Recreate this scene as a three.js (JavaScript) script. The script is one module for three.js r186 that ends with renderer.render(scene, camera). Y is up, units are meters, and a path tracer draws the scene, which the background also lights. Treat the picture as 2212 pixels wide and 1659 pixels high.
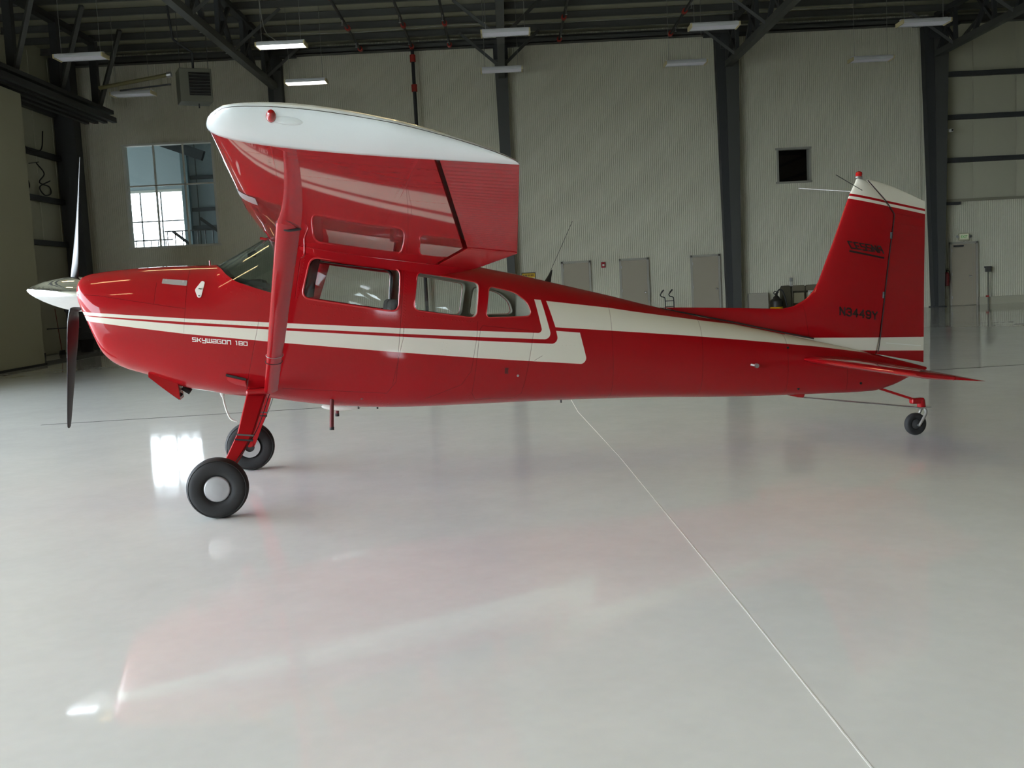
import * as THREE from 'three';
import { mergeGeometries, mergeVertices, toCreasedNormals } from 'three/addons/utils/BufferGeometryUtils.js';
import { RoundedBoxGeometry } from 'three/addons/geometries/RoundedBoxGeometry.js';
import { RectAreaLightUniformsLib } from 'three/addons/lights/RectAreaLightUniformsLib.js';
import { Brush, Evaluator, SUBTRACTION, INTERSECTION } from 'three-bvh-csg';

// ---------------------------------------------------------------- camera, sky, exposure
const scene = new THREE.Scene();
const renderer = new THREE.WebGLRenderer({ antialias: true });
renderer.toneMapping = THREE.LinearToneMapping;
renderer.toneMappingExposure = 1.22;
renderer.shadowMap.enabled = true;
RectAreaLightUniformsLib.init();

const FOCAL = 2300;                                      // focal length in pixels of a 2212 x 1659 frame
const camera = new THREE.PerspectiveCamera(2 * Math.atan(829.5 / FOCAL) * 180 / Math.PI, 2212 / 1659, 0.1, 300);
{
  const pitch = Math.atan(221.5 / FOCAL), roll = Math.atan(0.05);
  const fw = new THREE.Vector3(0, -Math.sin(pitch), -Math.cos(pitch));
  const r0 = new THREE.Vector3(1, 0, 0), u0 = new THREE.Vector3().crossVectors(r0, fw);
  const c = Math.cos(roll), s = Math.sin(roll);
  const r = r0.clone().multiplyScalar(c).addScaledVector(u0, -s);
  const u = r0.clone().multiplyScalar(s).addScaledVector(u0, c);
  camera.quaternion.setFromRotationMatrix(new THREE.Matrix4().makeBasis(r, u, fw.clone().negate()));
  camera.position.set(0, 1.65, 0);
}
scene.background = new THREE.Color(0.83, 0.94, 1.04);     // even overcast sky outside the open hangar doors
scene.backgroundIntensity = 13.0;

// ---------------------------------------------------------------- helpers
let seed = 12345;
const rnd = () => { seed = (seed * 1664525 + 1013904223) >>> 0; return seed / 4294967296; };
const used = new Map();
function numbered(name, parent) {
  const key = (parent === scene ? '' : parent.uuid) + '/' + name, n = used.get(key) || 0;
  used.set(key, n + 1);
  return n ? name + '_' + String(n).padStart(3, '0') : name;
}
function obj(name, geo, mat, parent = scene, label) {
  const g = Array.isArray(geo) ? merge(geo) : geo;
  const m = new THREE.Mesh(g, mat);
  m.name = numbered(name, parent); m.castShadow = m.receiveShadow = true;
  if (label) m.userData.label = label;
  parent.add(m);
  return m;
}
function group(name, parent = scene, pos, turn = 0) {
  const g = new THREE.Group();
  g.name = numbered(name, parent); parent.add(g);
  if (pos) g.position.set(...pos);
  g.rotation.y = turn;
  return g;
}
function tag(o, label, category, grp) { o.userData.label = label; o.userData.category = category; if (grp) o.userData.group = grp; return o; }
function struct(o, label) { o.userData.kind = 'structure'; if (label) o.userData.label = label; return o; }
function merge(list) {
  return mergeGeometries(list.map((g) => { const h = g.index ? g.toNonIndexed() : g.clone(); for (const k of Object.keys(h.attributes)) if (!['position', 'normal', 'uv'].includes(k)) h.deleteAttribute(k); if (!h.attributes.uv) h.setAttribute('uv', new THREE.BufferAttribute(new Float32Array(h.attributes.position.count * 2), 2)); h.clearGroups(); return h; }));
}
const V = (x, y, z) => new THREE.Vector3(x, y, z);
function box(w, h, d, x = 0, y = 0, z = 0, rx = 0, ry = 0, rz = 0) {
  const g = new THREE.BoxGeometry(w, h, d);
  if (rx || ry || rz) g.applyMatrix4(new THREE.Matrix4().makeRotationFromEuler(new THREE.Euler(rx, ry, rz)));
  return g.translate(x, y, z);
}
function rbox(w, h, d, x = 0, y = 0, z = 0, r = 0.01, seg = 2) { return new RoundedBoxGeometry(w, h, d, seg, r).translate(x, y, z); }
function beam(a, b, w, h) {                               // rectangular bar between two points; w sideways, h towards y
  const A = V(...a), B = V(...b), d = B.clone().sub(A), L = d.length();
  const g = new THREE.BoxGeometry(w, h, L);
  const m = new THREE.Matrix4().lookAt(B, A, Math.abs(d.y) > 0.999 * L ? V(0, 0, 1) : V(0, 1, 0));
  return g.applyMatrix4(m).translate((A.x + B.x) / 2, (A.y + B.y) / 2, (A.z + B.z) / 2);
}
function rod(a, b, r, seg = 10, r2 = r) {
  const A = V(...a), B = V(...b), d = B.clone().sub(A), L = d.length();
  const g = new THREE.CylinderGeometry(r2, r, L, seg);
  g.applyQuaternion(new THREE.Quaternion().setFromUnitVectors(V(0, 1, 0), d.normalize()));
  return g.translate((A.x + B.x) / 2, (A.y + B.y) / 2, (A.z + B.z) / 2);
}
function pipe(pts, r, seg = 8, n = 0, tension = 0.5) {
  const c = new THREE.CatmullRomCurve3(pts.map((p) => V(...p)), false, 'catmullrom', tension);
  return new THREE.TubeGeometry(c, n || pts.length * 8, r, seg, false);
}
function lathe(pts, seg = 40) { return new THREE.LatheGeometry(pts.map(([r, y]) => new THREE.Vector2(r, y)), seg); }
function extrude(pts, depth, bevel = 0, holes = []) {
  const s = pts instanceof THREE.Shape ? pts : new THREE.Shape(pts.map(([x, y]) => new THREE.Vector2(x, y)));
  for (const h of holes) s.holes.push(new THREE.Path(h.map(([x, y]) => new THREE.Vector2(x, y))));
  return new THREE.ExtrudeGeometry(s, { depth, bevelEnabled: bevel > 0, bevelThickness: bevel, bevelSize: bevel, bevelOffset: -bevel, bevelSegments: 2, curveSegments: 16 });
}
function pchip(tab) {                                     // smooth monotone curve through [x, y] pairs
  const n = tab.length, x = tab.map((t) => t[0]), y = tab.map((t) => t[1]), h = [], d = [], m = new Array(n).fill(0);
  for (let i = 0; i < n - 1; i++) { h[i] = x[i + 1] - x[i]; d[i] = (y[i + 1] - y[i]) / h[i]; }
  m[0] = d[0]; m[n - 1] = d[n - 2];
  for (let i = 1; i < n - 1; i++) if (d[i - 1] * d[i] > 0) { const a = 2 * h[i] + h[i - 1], b = h[i] + 2 * h[i - 1]; m[i] = (a + b) / (a / d[i - 1] + b / d[i]); }
  return (v) => {
    if (v <= x[0]) return y[0]; if (v >= x[n - 1]) return y[n - 1];
    let i = 0; while (v > x[i + 1]) i++;
    const t = (v - x[i]) / h[i], t2 = t * t, t3 = t2 * t;
    return y[i] * (2 * t3 - 3 * t2 + 1) + h[i] * m[i] * (t3 - 2 * t2 + t) + y[i + 1] * (3 * t2 - 2 * t3) + h[i] * m[i + 1] * (t3 - t2);
  };
}
function loft(rings, { closed = true, caps = true, uv = (p) => [p[0], p[1]] } = {}) {   // rings: lists of [x, y, z] of one length
  const n = rings[0].length, pos = [], uvs = [], idx = [];
  for (const r of rings) for (const p of r) { pos.push(...p); uvs.push(...uv(p)); }
  const last = closed ? n : n - 1;
  for (let i = 0; i < rings.length - 1; i++) for (let j = 0; j < last; j++) {
    const a = i * n + j, b = i * n + (j + 1) % n, c = a + n, d = b + n;
    idx.push(a, c, b, b, c, d);
  }
  if (caps && closed) for (const [i, flip] of [[0, false], [rings.length - 1, true]]) {
    const r = rings[i], c = [0, 1, 2].map((k) => r.reduce((s, p) => s + p[k], 0) / n), ci = pos.length / 3;
    pos.push(...c); uvs.push(...uv(c));
    for (const p of r) { pos.push(...p); uvs.push(...uv(p)); }
    for (let j = 0; j < n; j++) { const a = ci + 1 + j, b = ci + 1 + (j + 1) % n; if (flip) idx.push(ci, b, a); else idx.push(ci, a, b); }
  }
  const g = new THREE.BufferGeometry();
  g.setAttribute('position', new THREE.Float32BufferAttribute(pos, 3));
  g.setAttribute('uv', new THREE.Float32BufferAttribute(uvs, 2));
  g.setIndex(idx); g.computeVertexNormals();
  return g;
}
function crease(g, deg = 35) { return toCreasedNormals(g, deg * Math.PI / 180); }
function mirrorZ(g0) {
  const g = g0.clone(), p = g.attributes.position, n = g.attributes.normal;
  for (let i = 0; i < p.count; i++) { p.setZ(i, -p.getZ(i)); n.setZ(i, -n.getZ(i)); }
  if (g.index) { const a = g.index.array; for (let i = 0; i < a.length; i += 3) { const t = a[i]; a[i] = a[i + 1]; a[i + 1] = t; } }
  else for (const at of Object.values(g.attributes)) for (let i = 0; i < at.count; i += 3) for (let k = 0; k < at.itemSize; k++) {
    const t = at.array[i * at.itemSize + k]; at.array[i * at.itemSize + k] = at.array[(i + 1) * at.itemSize + k]; at.array[(i + 1) * at.itemSize + k] = t;
  }
  return g;
}
function canvasTex(w, h, draw, srgb = true) {
  const c = document.createElement('canvas'); c.width = w; c.height = h;
  draw(c.getContext('2d'), w, h);
  const t = new THREE.CanvasTexture(c);
  t.wrapS = t.wrapT = THREE.RepeatWrapping; t.anisotropy = 8;
  if (srgb) t.colorSpace = THREE.SRGBColorSpace;
  return t;
}
function noiseTex(size, octaves, lo, hi, srgb, tint = [1, 1, 1]) {   // tileable value noise between two grey levels
  const data = new Uint8Array(size * size * 4), acc = new Float32Array(size * size);
  let tot = 0;
  for (const [cells, amp] of octaves) {
    const g = Array.from({ length: cells * cells }, rnd); tot += amp;
    for (let y = 0; y < size; y++) for (let x = 0; x < size; x++) {
      const u = x / size * cells, v = y / size * cells, i = Math.floor(u), j = Math.floor(v);
      let a = u - i, b = v - j; a = a * a * (3 - 2 * a); b = b * b * (3 - 2 * b);
      const q = (p, r) => g[(r % cells) * cells + (p % cells)];
      acc[y * size + x] += amp * ((q(i, j) * (1 - a) + q(i + 1, j) * a) * (1 - b) + (q(i, j + 1) * (1 - a) + q(i + 1, j + 1) * a) * b);
    }
  }
  for (let k = 0; k < size * size; k++) { const v = lo + (hi - lo) * acc[k] / tot; for (let c = 0; c < 3; c++) data[k * 4 + c] = Math.min(255, v * tint[c]); data[k * 4 + 3] = 255; }
  const t = new THREE.DataTexture(data, size, size); t.wrapS = t.wrapT = THREE.RepeatWrapping;
  t.magFilter = THREE.LinearFilter; t.minFilter = THREE.LinearMipmapLinearFilter; t.generateMipmaps = true;
  if (srgb) t.colorSpace = THREE.SRGBColorSpace;
  t.needsUpdate = true;
  return t;
}
function std(color, roughness = 0.6, metalness = 0, extra = {}) { return new THREE.MeshStandardMaterial({ color, roughness, metalness, ...extra }); }
function phys(color, o) { return new THREE.MeshPhysicalMaterial({ color, ...o }); }

// ---------------------------------------------------------------- materials
const M = {
  wallSheet: std('#d0cdb9', 0.5, 0.0),
  wallPlain: std('#c4c1ae', 0.75),
  insulation: std('#b7b59e', 0.7),
  steel: std('#4c4d4a', 0.6, 0.0),
  steelDark: std('#37393a', 0.6),
  roofLiner: std("#a19f89", 0.75),
  doorGrey: std('#a89f8c', 0.5),
  frameGrey: std('#a8a498', 0.5),
  curb: std('#b5b29c', 0.6),
  black: std('#141414', 0.5),
  blackGloss: phys('#101011', { roughness: 0.25, clearcoat: 0.3, clearcoatRoughness: 0.2 }),
  blade: std('#121213', 0.38),
  rubber: std('#1c1c1d', 0.75),
  chrome: std('#e8e8ea', 0.06, 1),
  alu: std('#b9b9bb', 0.35, 0.9),
  silverPaint: std('#a9a9ab', 0.4, 0.5),
  whitePaint: phys('#e4e3dc', { roughness: 0.25, clearcoat: 0.6, clearcoatRoughness: 0.06 }),
  whitePlastic: std('#dcdad2', 0.45),
  redPlain: phys('#b00f15', { roughness: 0.3, clearcoat: 1, clearcoatRoughness: 0.04 }),
  redPipe: std('#a52a1d', 0.5),
  redLens: phys('#a01010', { roughness: 0.1, clearcoat: 1, clearcoatRoughness: 0.05 }),
  glass: phys('#f2f5f4', { roughness: 0.02, transmission: 1, thickness: 0, ior: 1.5 }),
  glassTint: phys('#dfe5e3', { roughness: 0.02, transmission: 1, thickness: 0, ior: 1.5 }),
  interior: std('#35373a', 0.7),
  interiorDark: std('#17181a', 0.7),
  seat: std('#3c3a3a', 0.8),
  headliner: std('#a59d8c', 0.8),
  yellow: std('#d8a415', 0.5),
  chairShell: std('#6a6350', 0.5),
  chairPanel: std('#8c8468', 0.6),
  wood: std('#8a4a22', 0.6),
};

// ---------------------------------------------------------------- the hangar shell
const REAR_X0 = 4.5, REAR_X1 = 5.5;
const BACK = -38, LEFT = -15.2, RIGHT = 30, REAR = 14, EAVE = 9.95, DOORX = -12.65;
{ // floor
  const fine = noiseTex(512, [[8, 1], [32, 0.8], [128, 0.6]], 228, 242, true, [1, 1, 0.985]);
  fine.repeat.set(0.16, 0.16);
  const rough = noiseTex(256, [[8, 1], [64, 0.7]], 8, 20, false); rough.repeat.set(0.25, 0.25);
  const wave = noiseTex(256, [[6, 1], [18, 0.35], [60, 0.08]], 60, 200, false); wave.repeat.set(0.35, 0.35);
  M.floor = std('#ffffff', 1, 0, { map: fine, roughnessMap: rough, bumpMap: wave, bumpScale: 0.0004 });
  const g = new THREE.BoxGeometry(RIGHT - LEFT + 0.6, 0.2, REAR - BACK + 0.6);
  g.translate((RIGHT + LEFT) / 2, -0.1, (REAR + BACK) / 2);
  const p = g.attributes.position, uv = g.attributes.uv;
  for (let i = 0; i < p.count; i++) uv.setXY(i, p.getX(i), p.getZ(i));
  const fl = struct(obj('floor', g, M.floor), 'glossy white epoxy hangar floor');
  const jm = std('#d9d7cf', 0.6), slot = std('#171716', 0.7);
  obj('control_joint', pipeFlat([[0.72, -37.8], [0.80, -13.1], [0.95, -9.7], [1.08, -5.1], [1.12, -3.3], [1.2, 13.5]], 0.007), std('#fbfaf6', 0.45), fl);
  obj('drain_slot', pipeFlat([[-6.52, -14.62], [7.8, -16.15], [29, -18.4]], 0.05), slot, fl);
  const apron = std('#55554f', 0.9);
  const out = struct(obj('apron', new THREE.BoxGeometry(240, 0.2, 240).translate(0, -0.32, 0), apron), 'concrete apron outside the hangar');
}
function pipeFlat(pts, w) {                               // filled joint flush with the floor
  const list = [];
  for (let i = 0; i < pts.length - 1; i++) {
    const [x0, z0] = pts[i], [x1, z1] = pts[i + 1], L = Math.hypot(x1 - x0, z1 - z0);
    const g = new THREE.BoxGeometry(w, 0.0006, L + w * 0.2); g.rotateY(Math.atan2(x1 - x0, z1 - z0));
    list.push(g.translate((x0 + x1) / 2, 0.0004, (z0 + z1) / 2));
  }
  return merge(list);
}
function sheet(x0, x1, y0, y1, pitch = 0.0685, amp = 0.018) {   // corrugated steel facing +z at z = 0
  const n = Math.max(1, Math.round((x1 - x0) / pitch)), w = (x1 - x0) / n, prof = [];
  for (let i = 0; i < n; i++) for (const [u, d] of [[0, 0], [0.16, 0], [0.34, 1], [0.82, 1]]) prof.push([x0 + (i + u) * w, d * amp]);
  prof.push([x1, 0]);
  const pos = [], uv = [], idx = [];
  for (const [x, z] of prof) { pos.push(x, y0, z, x, y1, z); uv.push(x, y0, x, y1); }
  for (let i = 0; i < prof.length - 1; i++) { const a = i * 2; idx.push(a, a + 2, a + 1, a + 1, a + 2, a + 3); }
  const g = new THREE.BufferGeometry();
  g.setAttribute('position', new THREE.Float32BufferAttribute(pos, 3)); g.setAttribute('uv', new THREE.Float32BufferAttribute(uv, 2));
  g.setIndex(idx);
  const h = g.toNonIndexed(); h.computeVertexNormals(); return h;
}
const W1 = { x0: -13.19, x1: -10.08, y0: 3.47, y1: 7.05 }, W2 = { x0: 9.72, x1: 10.85, y0: 4.63, y1: 5.80 };
{ // back wall: corrugated sheets on a solid core, two window openings, insulated upper bay on the right
  const z = BACK, mid = 15.1;
  const rects = [[LEFT, W1.x0, 0, EAVE + 0.3], [W1.x0, W1.x1, 0, W1.y0], [W1.x0, W1.x1, W1.y1, EAVE + 0.3], [W1.x1, W2.x0, 0, EAVE + 0.3], [W2.x0, W2.x1, 0, W2.y0], [W2.x0, W2.x1, W2.y1, EAVE + 0.3], [W2.x1, mid, 0, EAVE + 0.3]];
  const core = [...rects, [mid, RIGHT + 0.3, 0, EAVE + 0.3]];
  const wb = struct(obj('wall_back', core.map(([a, b, c, d]) => box(b - a, d - c, 0.24, (a + b) / 2, (c + d) / 2, z - 0.13)), M.wallPlain), 'corrugated cream back wall of the hangar');
  obj('corrugated_sheet', [...rects.map((r) => sheet(...r).translate(0, 0, z)), sheet(mid, RIGHT, 0.26, 3.68).translate(0, 0, z)], M.wallSheet, wb);
  // insulated upper bay between the girts on the right: blankets with a sewn seam each
  for (let x = mid, k = 0; x < RIGHT - 0.1; x += 1.52, k++) {
    const x1 = Math.min(x + 1.52, RIGHT);
    const gs = [3.72, 5.1, 6.58, 8.05, EAVE + 0.2], list = [];
    for (let j = 0; j < 4; j++) {
      const g = new THREE.PlaneGeometry(x1 - x - 0.02, gs[j + 1] - gs[j], 10, 8), p = g.attributes.position;
      for (let i = 0; i < p.count; i++) { const u = p.getX(i) / (x1 - x) * 2, v = p.getY(i) / (gs[j + 1] - gs[j]) * 2; p.setZ(i, 0.03 * (1 - u * u * u * u) * (1 - v * v * v * v) + 0.004); }
      g.computeVertexNormals(); list.push(g.translate((x + x1) / 2, (gs[j] + gs[j + 1]) / 2, z));
    }
    obj('insulation_blanket', list, M.insulation, wb);
  }
  for (const y of [8.05, 6.58, 5.1]) obj('girt', box(RIGHT - mid, 0.16, 0.2, (RIGHT + mid) / 2, y, z + 0.14), M.steelDark, wb);
  obj('girt', box(RIGHT - mid, 0.09, 0.12, (RIGHT + mid) / 2, 3.71, z + 0.08), std('#8f8c78', 0.6), wb);
  obj('bracket', box(0.5, 0.1, 0.16, 15.8, 3.6, z + 0.2), M.steelDark, wb);
  obj('kerb', [box(0.5, 0.27, 0.12, 15.42, 0.135, z + 0.06), box(RIGHT - 16.75, 0.27, 0.12, (RIGHT + 16.75) / 2, 0.135, z + 0.06)], M.curb, wb);
  obj('eave_beam', [box(RIGHT - LEFT, 0.06, 0.34, (RIGHT + LEFT) / 2, 9.98, z + 0.2), box(RIGHT - LEFT, 0.2, 0.06, (RIGHT + LEFT) / 2, 9.88, z + 0.34), box(RIGHT - LEFT, 0.05, 0.3, (RIGHT + LEFT) / 2, 9.79, z + 0.22)], M.steel, wb);
}
{ // right and rear walls (outside the frame) and the short left wall beyond the big door
  struct(obj('wall_right', box(0.3, EAVE + 1.4, REAR - BACK + 0.6, RIGHT + 0.15, (EAVE + 1.4) / 2, (REAR + BACK) / 2), M.wallPlain), 'plain right-hand wall');
  const RO = { x0: REAR_X0, x1: REAR_X1, y0: 0.9, y1: 2.3 };
  struct(obj('wall_rear', [
    box(RO.x0 - LEFT + 0.3, EAVE + 1.8, 0.3, (RO.x0 + LEFT - 0.3) / 2, (EAVE + 1.8) / 2, REAR + 0.15),
    box(RIGHT + 0.3 - RO.x1, EAVE + 1.8, 0.3, (RIGHT + 0.3 + RO.x1) / 2, (EAVE + 1.8) / 2, REAR + 0.15),
    box(RO.x1 - RO.x0, EAVE + 1.8 - RO.y1, 0.3, (RO.x0 + RO.x1) / 2, (RO.y1 + EAVE + 1.8) / 2, REAR + 0.15), box(RO.x1 - RO.x0, RO.y0, 0.3, (RO.x0 + RO.x1) / 2, RO.y0 / 2, REAR + 0.15)], M.wallPlain), 'plain wall behind the camera with a small window opening');
  const wl = struct(obj('wall_left', [box(0.3, EAVE + 0.6, 20.2, LEFT - 0.15, (EAVE + 0.6) / 2, -28.1), box(0.3, EAVE + 1.2 - 6.6, 32.3, LEFT - 0.15, (EAVE + 1.2 + 6.6) / 2, -1.85)], M.insulation), 'insulated left wall');
  for (const y of [8.05, 6.58, 5.1, 3.66]) obj('girt', box(0.2, 0.17, 8.6, LEFT + 0.1, y, -33.6), M.steelDark, wl);
  obj('wainscot_panel', box(0.08, 3.55, 8.6, LEFT + 0.06, 1.8, -33.6), std('#a5a28d', 0.65), wl);
  for (let z = -37; z < -29.4; z += 1.5) obj('insulation_seam', box(0.02, 6.2, 0.025, LEFT + 0.012, 6.8, z), std('#cfccb8', 0.6), wl);
  obj('wall_column', [box(0.42, EAVE, 0.04, LEFT + 0.58, EAVE / 2, -36.85), box(0.04, EAVE, 0.3, LEFT + 0.78, EAVE / 2, -37.0), box(0.7, EAVE, 0.5, LEFT + 0.4, EAVE / 2, -37.3)], M.steelDark, wl);
  // sliding hangar door leaf standing open at the far end of its track
  const leaf = struct(group('door_1'), 'tall cream sliding hangar door leaf at the left edge');
  for (const z of [-26.5, -21.5]) obj('door_panel', rbox(0.14, 7.2, 4.9, DOORX - 0.07, 3.66, z, 0.02), std('#9f9d85', 0.6), leaf);
  obj('door_panel', rbox(0.14, 7.2, 4.9, DOORX - 0.42, 3.66, -26.7, 0.02), std('#b1ae95', 0.6), leaf);
  obj('bottom_seal', box(0.2, 0.07, 10, DOORX - 0.07, 0.035, -24), M.rubber, leaf);
  obj('floor_track', [box(0.9, 0.012, 52, DOORX - 0.4, 0.004, -11.5)], std('#4a4842', 0.6), leaf);
  const hdr = struct(group('door_header'), 'dark steel header truss and tracks over the sliding doors');
  for (const dx of [-0.75, -0.45, -0.15, 0.15]) obj('track_beam', box(0.14, 0.16, 50, DOORX + dx, 7.5, -10.4), M.steelDark, hdr);
  obj('chord', box(0.9, 0.12, 50, DOORX - 0.3, 7.75, -10.4), M.steelDark, hdr);
  obj('chord', box(0.2, 0.2, 50, DOORX - 0.3, 9.95, -10.4), M.steelDark, hdr);
  for (let z = -35.2, k = 0; z < 12; z += 2.95, k++) {
    obj('post', box(0.22, 2.2, 0.22, DOORX - 0.3, 8.85, z), M.steelDark, hdr);
    obj('diagonal', beam([DOORX - 0.2, 7.85, z + 0.1], [DOORX + 1.1, 9.95, z + 1.4], 0.12, 0.12), M.steel, hdr);
  }
}
{ // roof: liner, purlins, trusses, columns
  const roof = struct(group('ceiling'), 'roof of cream insulation over dark purlins');
  const yAt = (z) => EAVE + 0.18 + (z - BACK) * 0.02;
  const g = new THREE.BoxGeometry(RIGHT - LEFT + 0.9, 0.15, REAR - BACK + 1);
  g.rotateX(-Math.atan(0.02)); obj('roof_liner', g.translate((RIGHT + LEFT) / 2, yAt((REAR + BACK) / 2) + 0.09, (REAR + BACK) / 2), M.roofLiner, roof);
  for (let i = 0, z = BACK + 1.4; z < REAR; z += 1.4, i++) {
    const y = yAt(z) - 0.11;
    obj('purlin', [box(RIGHT - LEFT, 0.2, 0.025, (RIGHT + LEFT) / 2, y, z), box(RIGHT - LEFT, 0.02, 0.09, (RIGHT + LEFT) / 2, y - 0.1, z + 0.04), box(RIGHT - LEFT, 0.02, 0.09, (RIGHT + LEFT) / 2, y + 0.1, z - 0.04)], M.steel, roof);
  }
  const cols = [[-7.66, 'steel column behind the wing tip'], [0.17, 'steel column right of the wing'], [7.98, 'wide steel column left of the fin'], [15.2, 'wide steel column behind the rudder'], [23, 'steel column outside the frame']];
  cols.forEach(([x, label], k) => {
    const c = struct(group('steel_column', scene, [x, 0, BACK]), label);
    const wide = [0.5, 0.46, 0.8, 0.86, 0.8][k], base = [0.42, 0.22, 0.46, 0.34, 0.4][k];
    obj('web', crease(loft([0, 1].map((t) => { const w = base + (wide - base) * t, y = t * 9.7; return [[-w / 2, y, 0.06], [w / 2, y, 0.06], [w / 2, y, 0.42], [-w / 2, y, 0.42]]; })), 20), k === 1 ? M.steel : M.steelDark, c);
    obj('flange', crease(loft([0, 1].map((t) => { const w = base + (wide - base) * t, y = t * 9.7; return [[-w * 0.1, y, 0.42], [w / 2, y, 0.42], [w / 2, y, 0.46], [-w * 0.1, y, 0.46]]; })), 20), M.steel, c);
    obj('base_plate', box(base + 0.1, 0.03, 0.5, 0, 0.015, 0.26), M.steelDark, c);
    const t = struct(group('roof_truss', scene, [x, 0, 0]), 'dark steel roof truss above the ' + label);
    obj('bottom_chord', box(0.22, 0.2, REAR - BACK - 0.4, 0, 8.72, (REAR + BACK) / 2 + 0.3), M.steel, t);
    obj('top_chord', box(0.22, 0.16, REAR - BACK - 0.4, 0, 10.0, (REAR + BACK) / 2 + 0.3), M.steelDark, t);
    for (let z = BACK + 0.6, i = 0; z < -20; z += 1.4, i++) {
      obj('web_member', beam([0, 8.8, z], [0, 9.95, z + (i % 2 ? -0.05 : 1.35)], 0.12, 0.12), M.steelDark, t);
      if (i % 2) obj('web_member', beam([0, 8.8, z], [0, 9.95, z - 1.35], 0.1, 0.1), M.steelDark, t);
      if (i % 3 === 1) for (const s of [-1, 1]) obj('kicker_brace', beam([0.08 * s, 8.75, z], [1.35 * s, 10.0, z - 0.6], 0.07, 0.09), M.steel, t);
    }
    obj('column_bracket', [box(0.5, 0.5, 0.06, 0, 9.5, BACK + 0.5), box(1.6, 0.1, 0.2, 0, 9.72, BACK + 0.4)], M.steelDark, t);
  });
}
{ // doors in the back wall
  const spec = [[1.94, 2.99, 'grey steel personnel door left of the red alarm, no knob visible', 0], [4.0, 5.05, 'grey steel personnel door, middle one of three', 1], [6.53, 7.58, 'grey steel personnel door beside the wide column', 1], [15.72, 16.72, 'grey steel personnel door under the exit sign', 1]];
  spec.forEach(([x0, x1, label, knob], k) => {
    const d = struct(group('door_' + (k + 2), scene, [(x0 + x1) / 2, 0, BACK + 0.03]), label), w = x1 - x0, h = 2.25;
    obj('door_frame', [box(0.07, h, 0.14, -w / 2 + 0.035, h / 2, 0), box(0.07, h, 0.14, w / 2 - 0.035, h / 2, 0), box(w, 0.07, 0.14, 0, h - 0.035, 0)], M.frameGrey, d);
    const leaf = obj('door_leaf', rbox(w - 0.15, h - 0.09, 0.05, 0, (h - 0.07) / 2, 0.03, 0.004), M.doorGrey, d);
    if (k === 3) { obj('door_closer', box(0.34, 0.06, 0.07, -0.2, h - 0.14, 0.09), M.steelDark, d); obj('latch_seam', box(0.012, h - 0.1, 0.06, w / 2 - 0.2, h / 2 - 0.04, 0.03), M.frameGrey, d); }
    obj('knob', [rod([0, 0, 0], [0, 0, 0.06], 0.018), new THREE.SphereGeometry(0.035, 14, 10).translate(0, 0, 0.075), rod([0, 0, 0], [0, 0, 0.012], 0.04, 16)].map((g) => g.translate(w / 2 - (k === 3 ? 0.28 : 0.15), 1.03, 0.055)), M.chrome, d);
    for (const y of [0.3, 1.12, 1.95]) obj('hinge', rod([-w / 2 + 0.075, y - 0.05, 0.065], [-w / 2 + 0.075, y + 0.05, 0.065], 0.012, 8), M.alu, d);
  });
}
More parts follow.
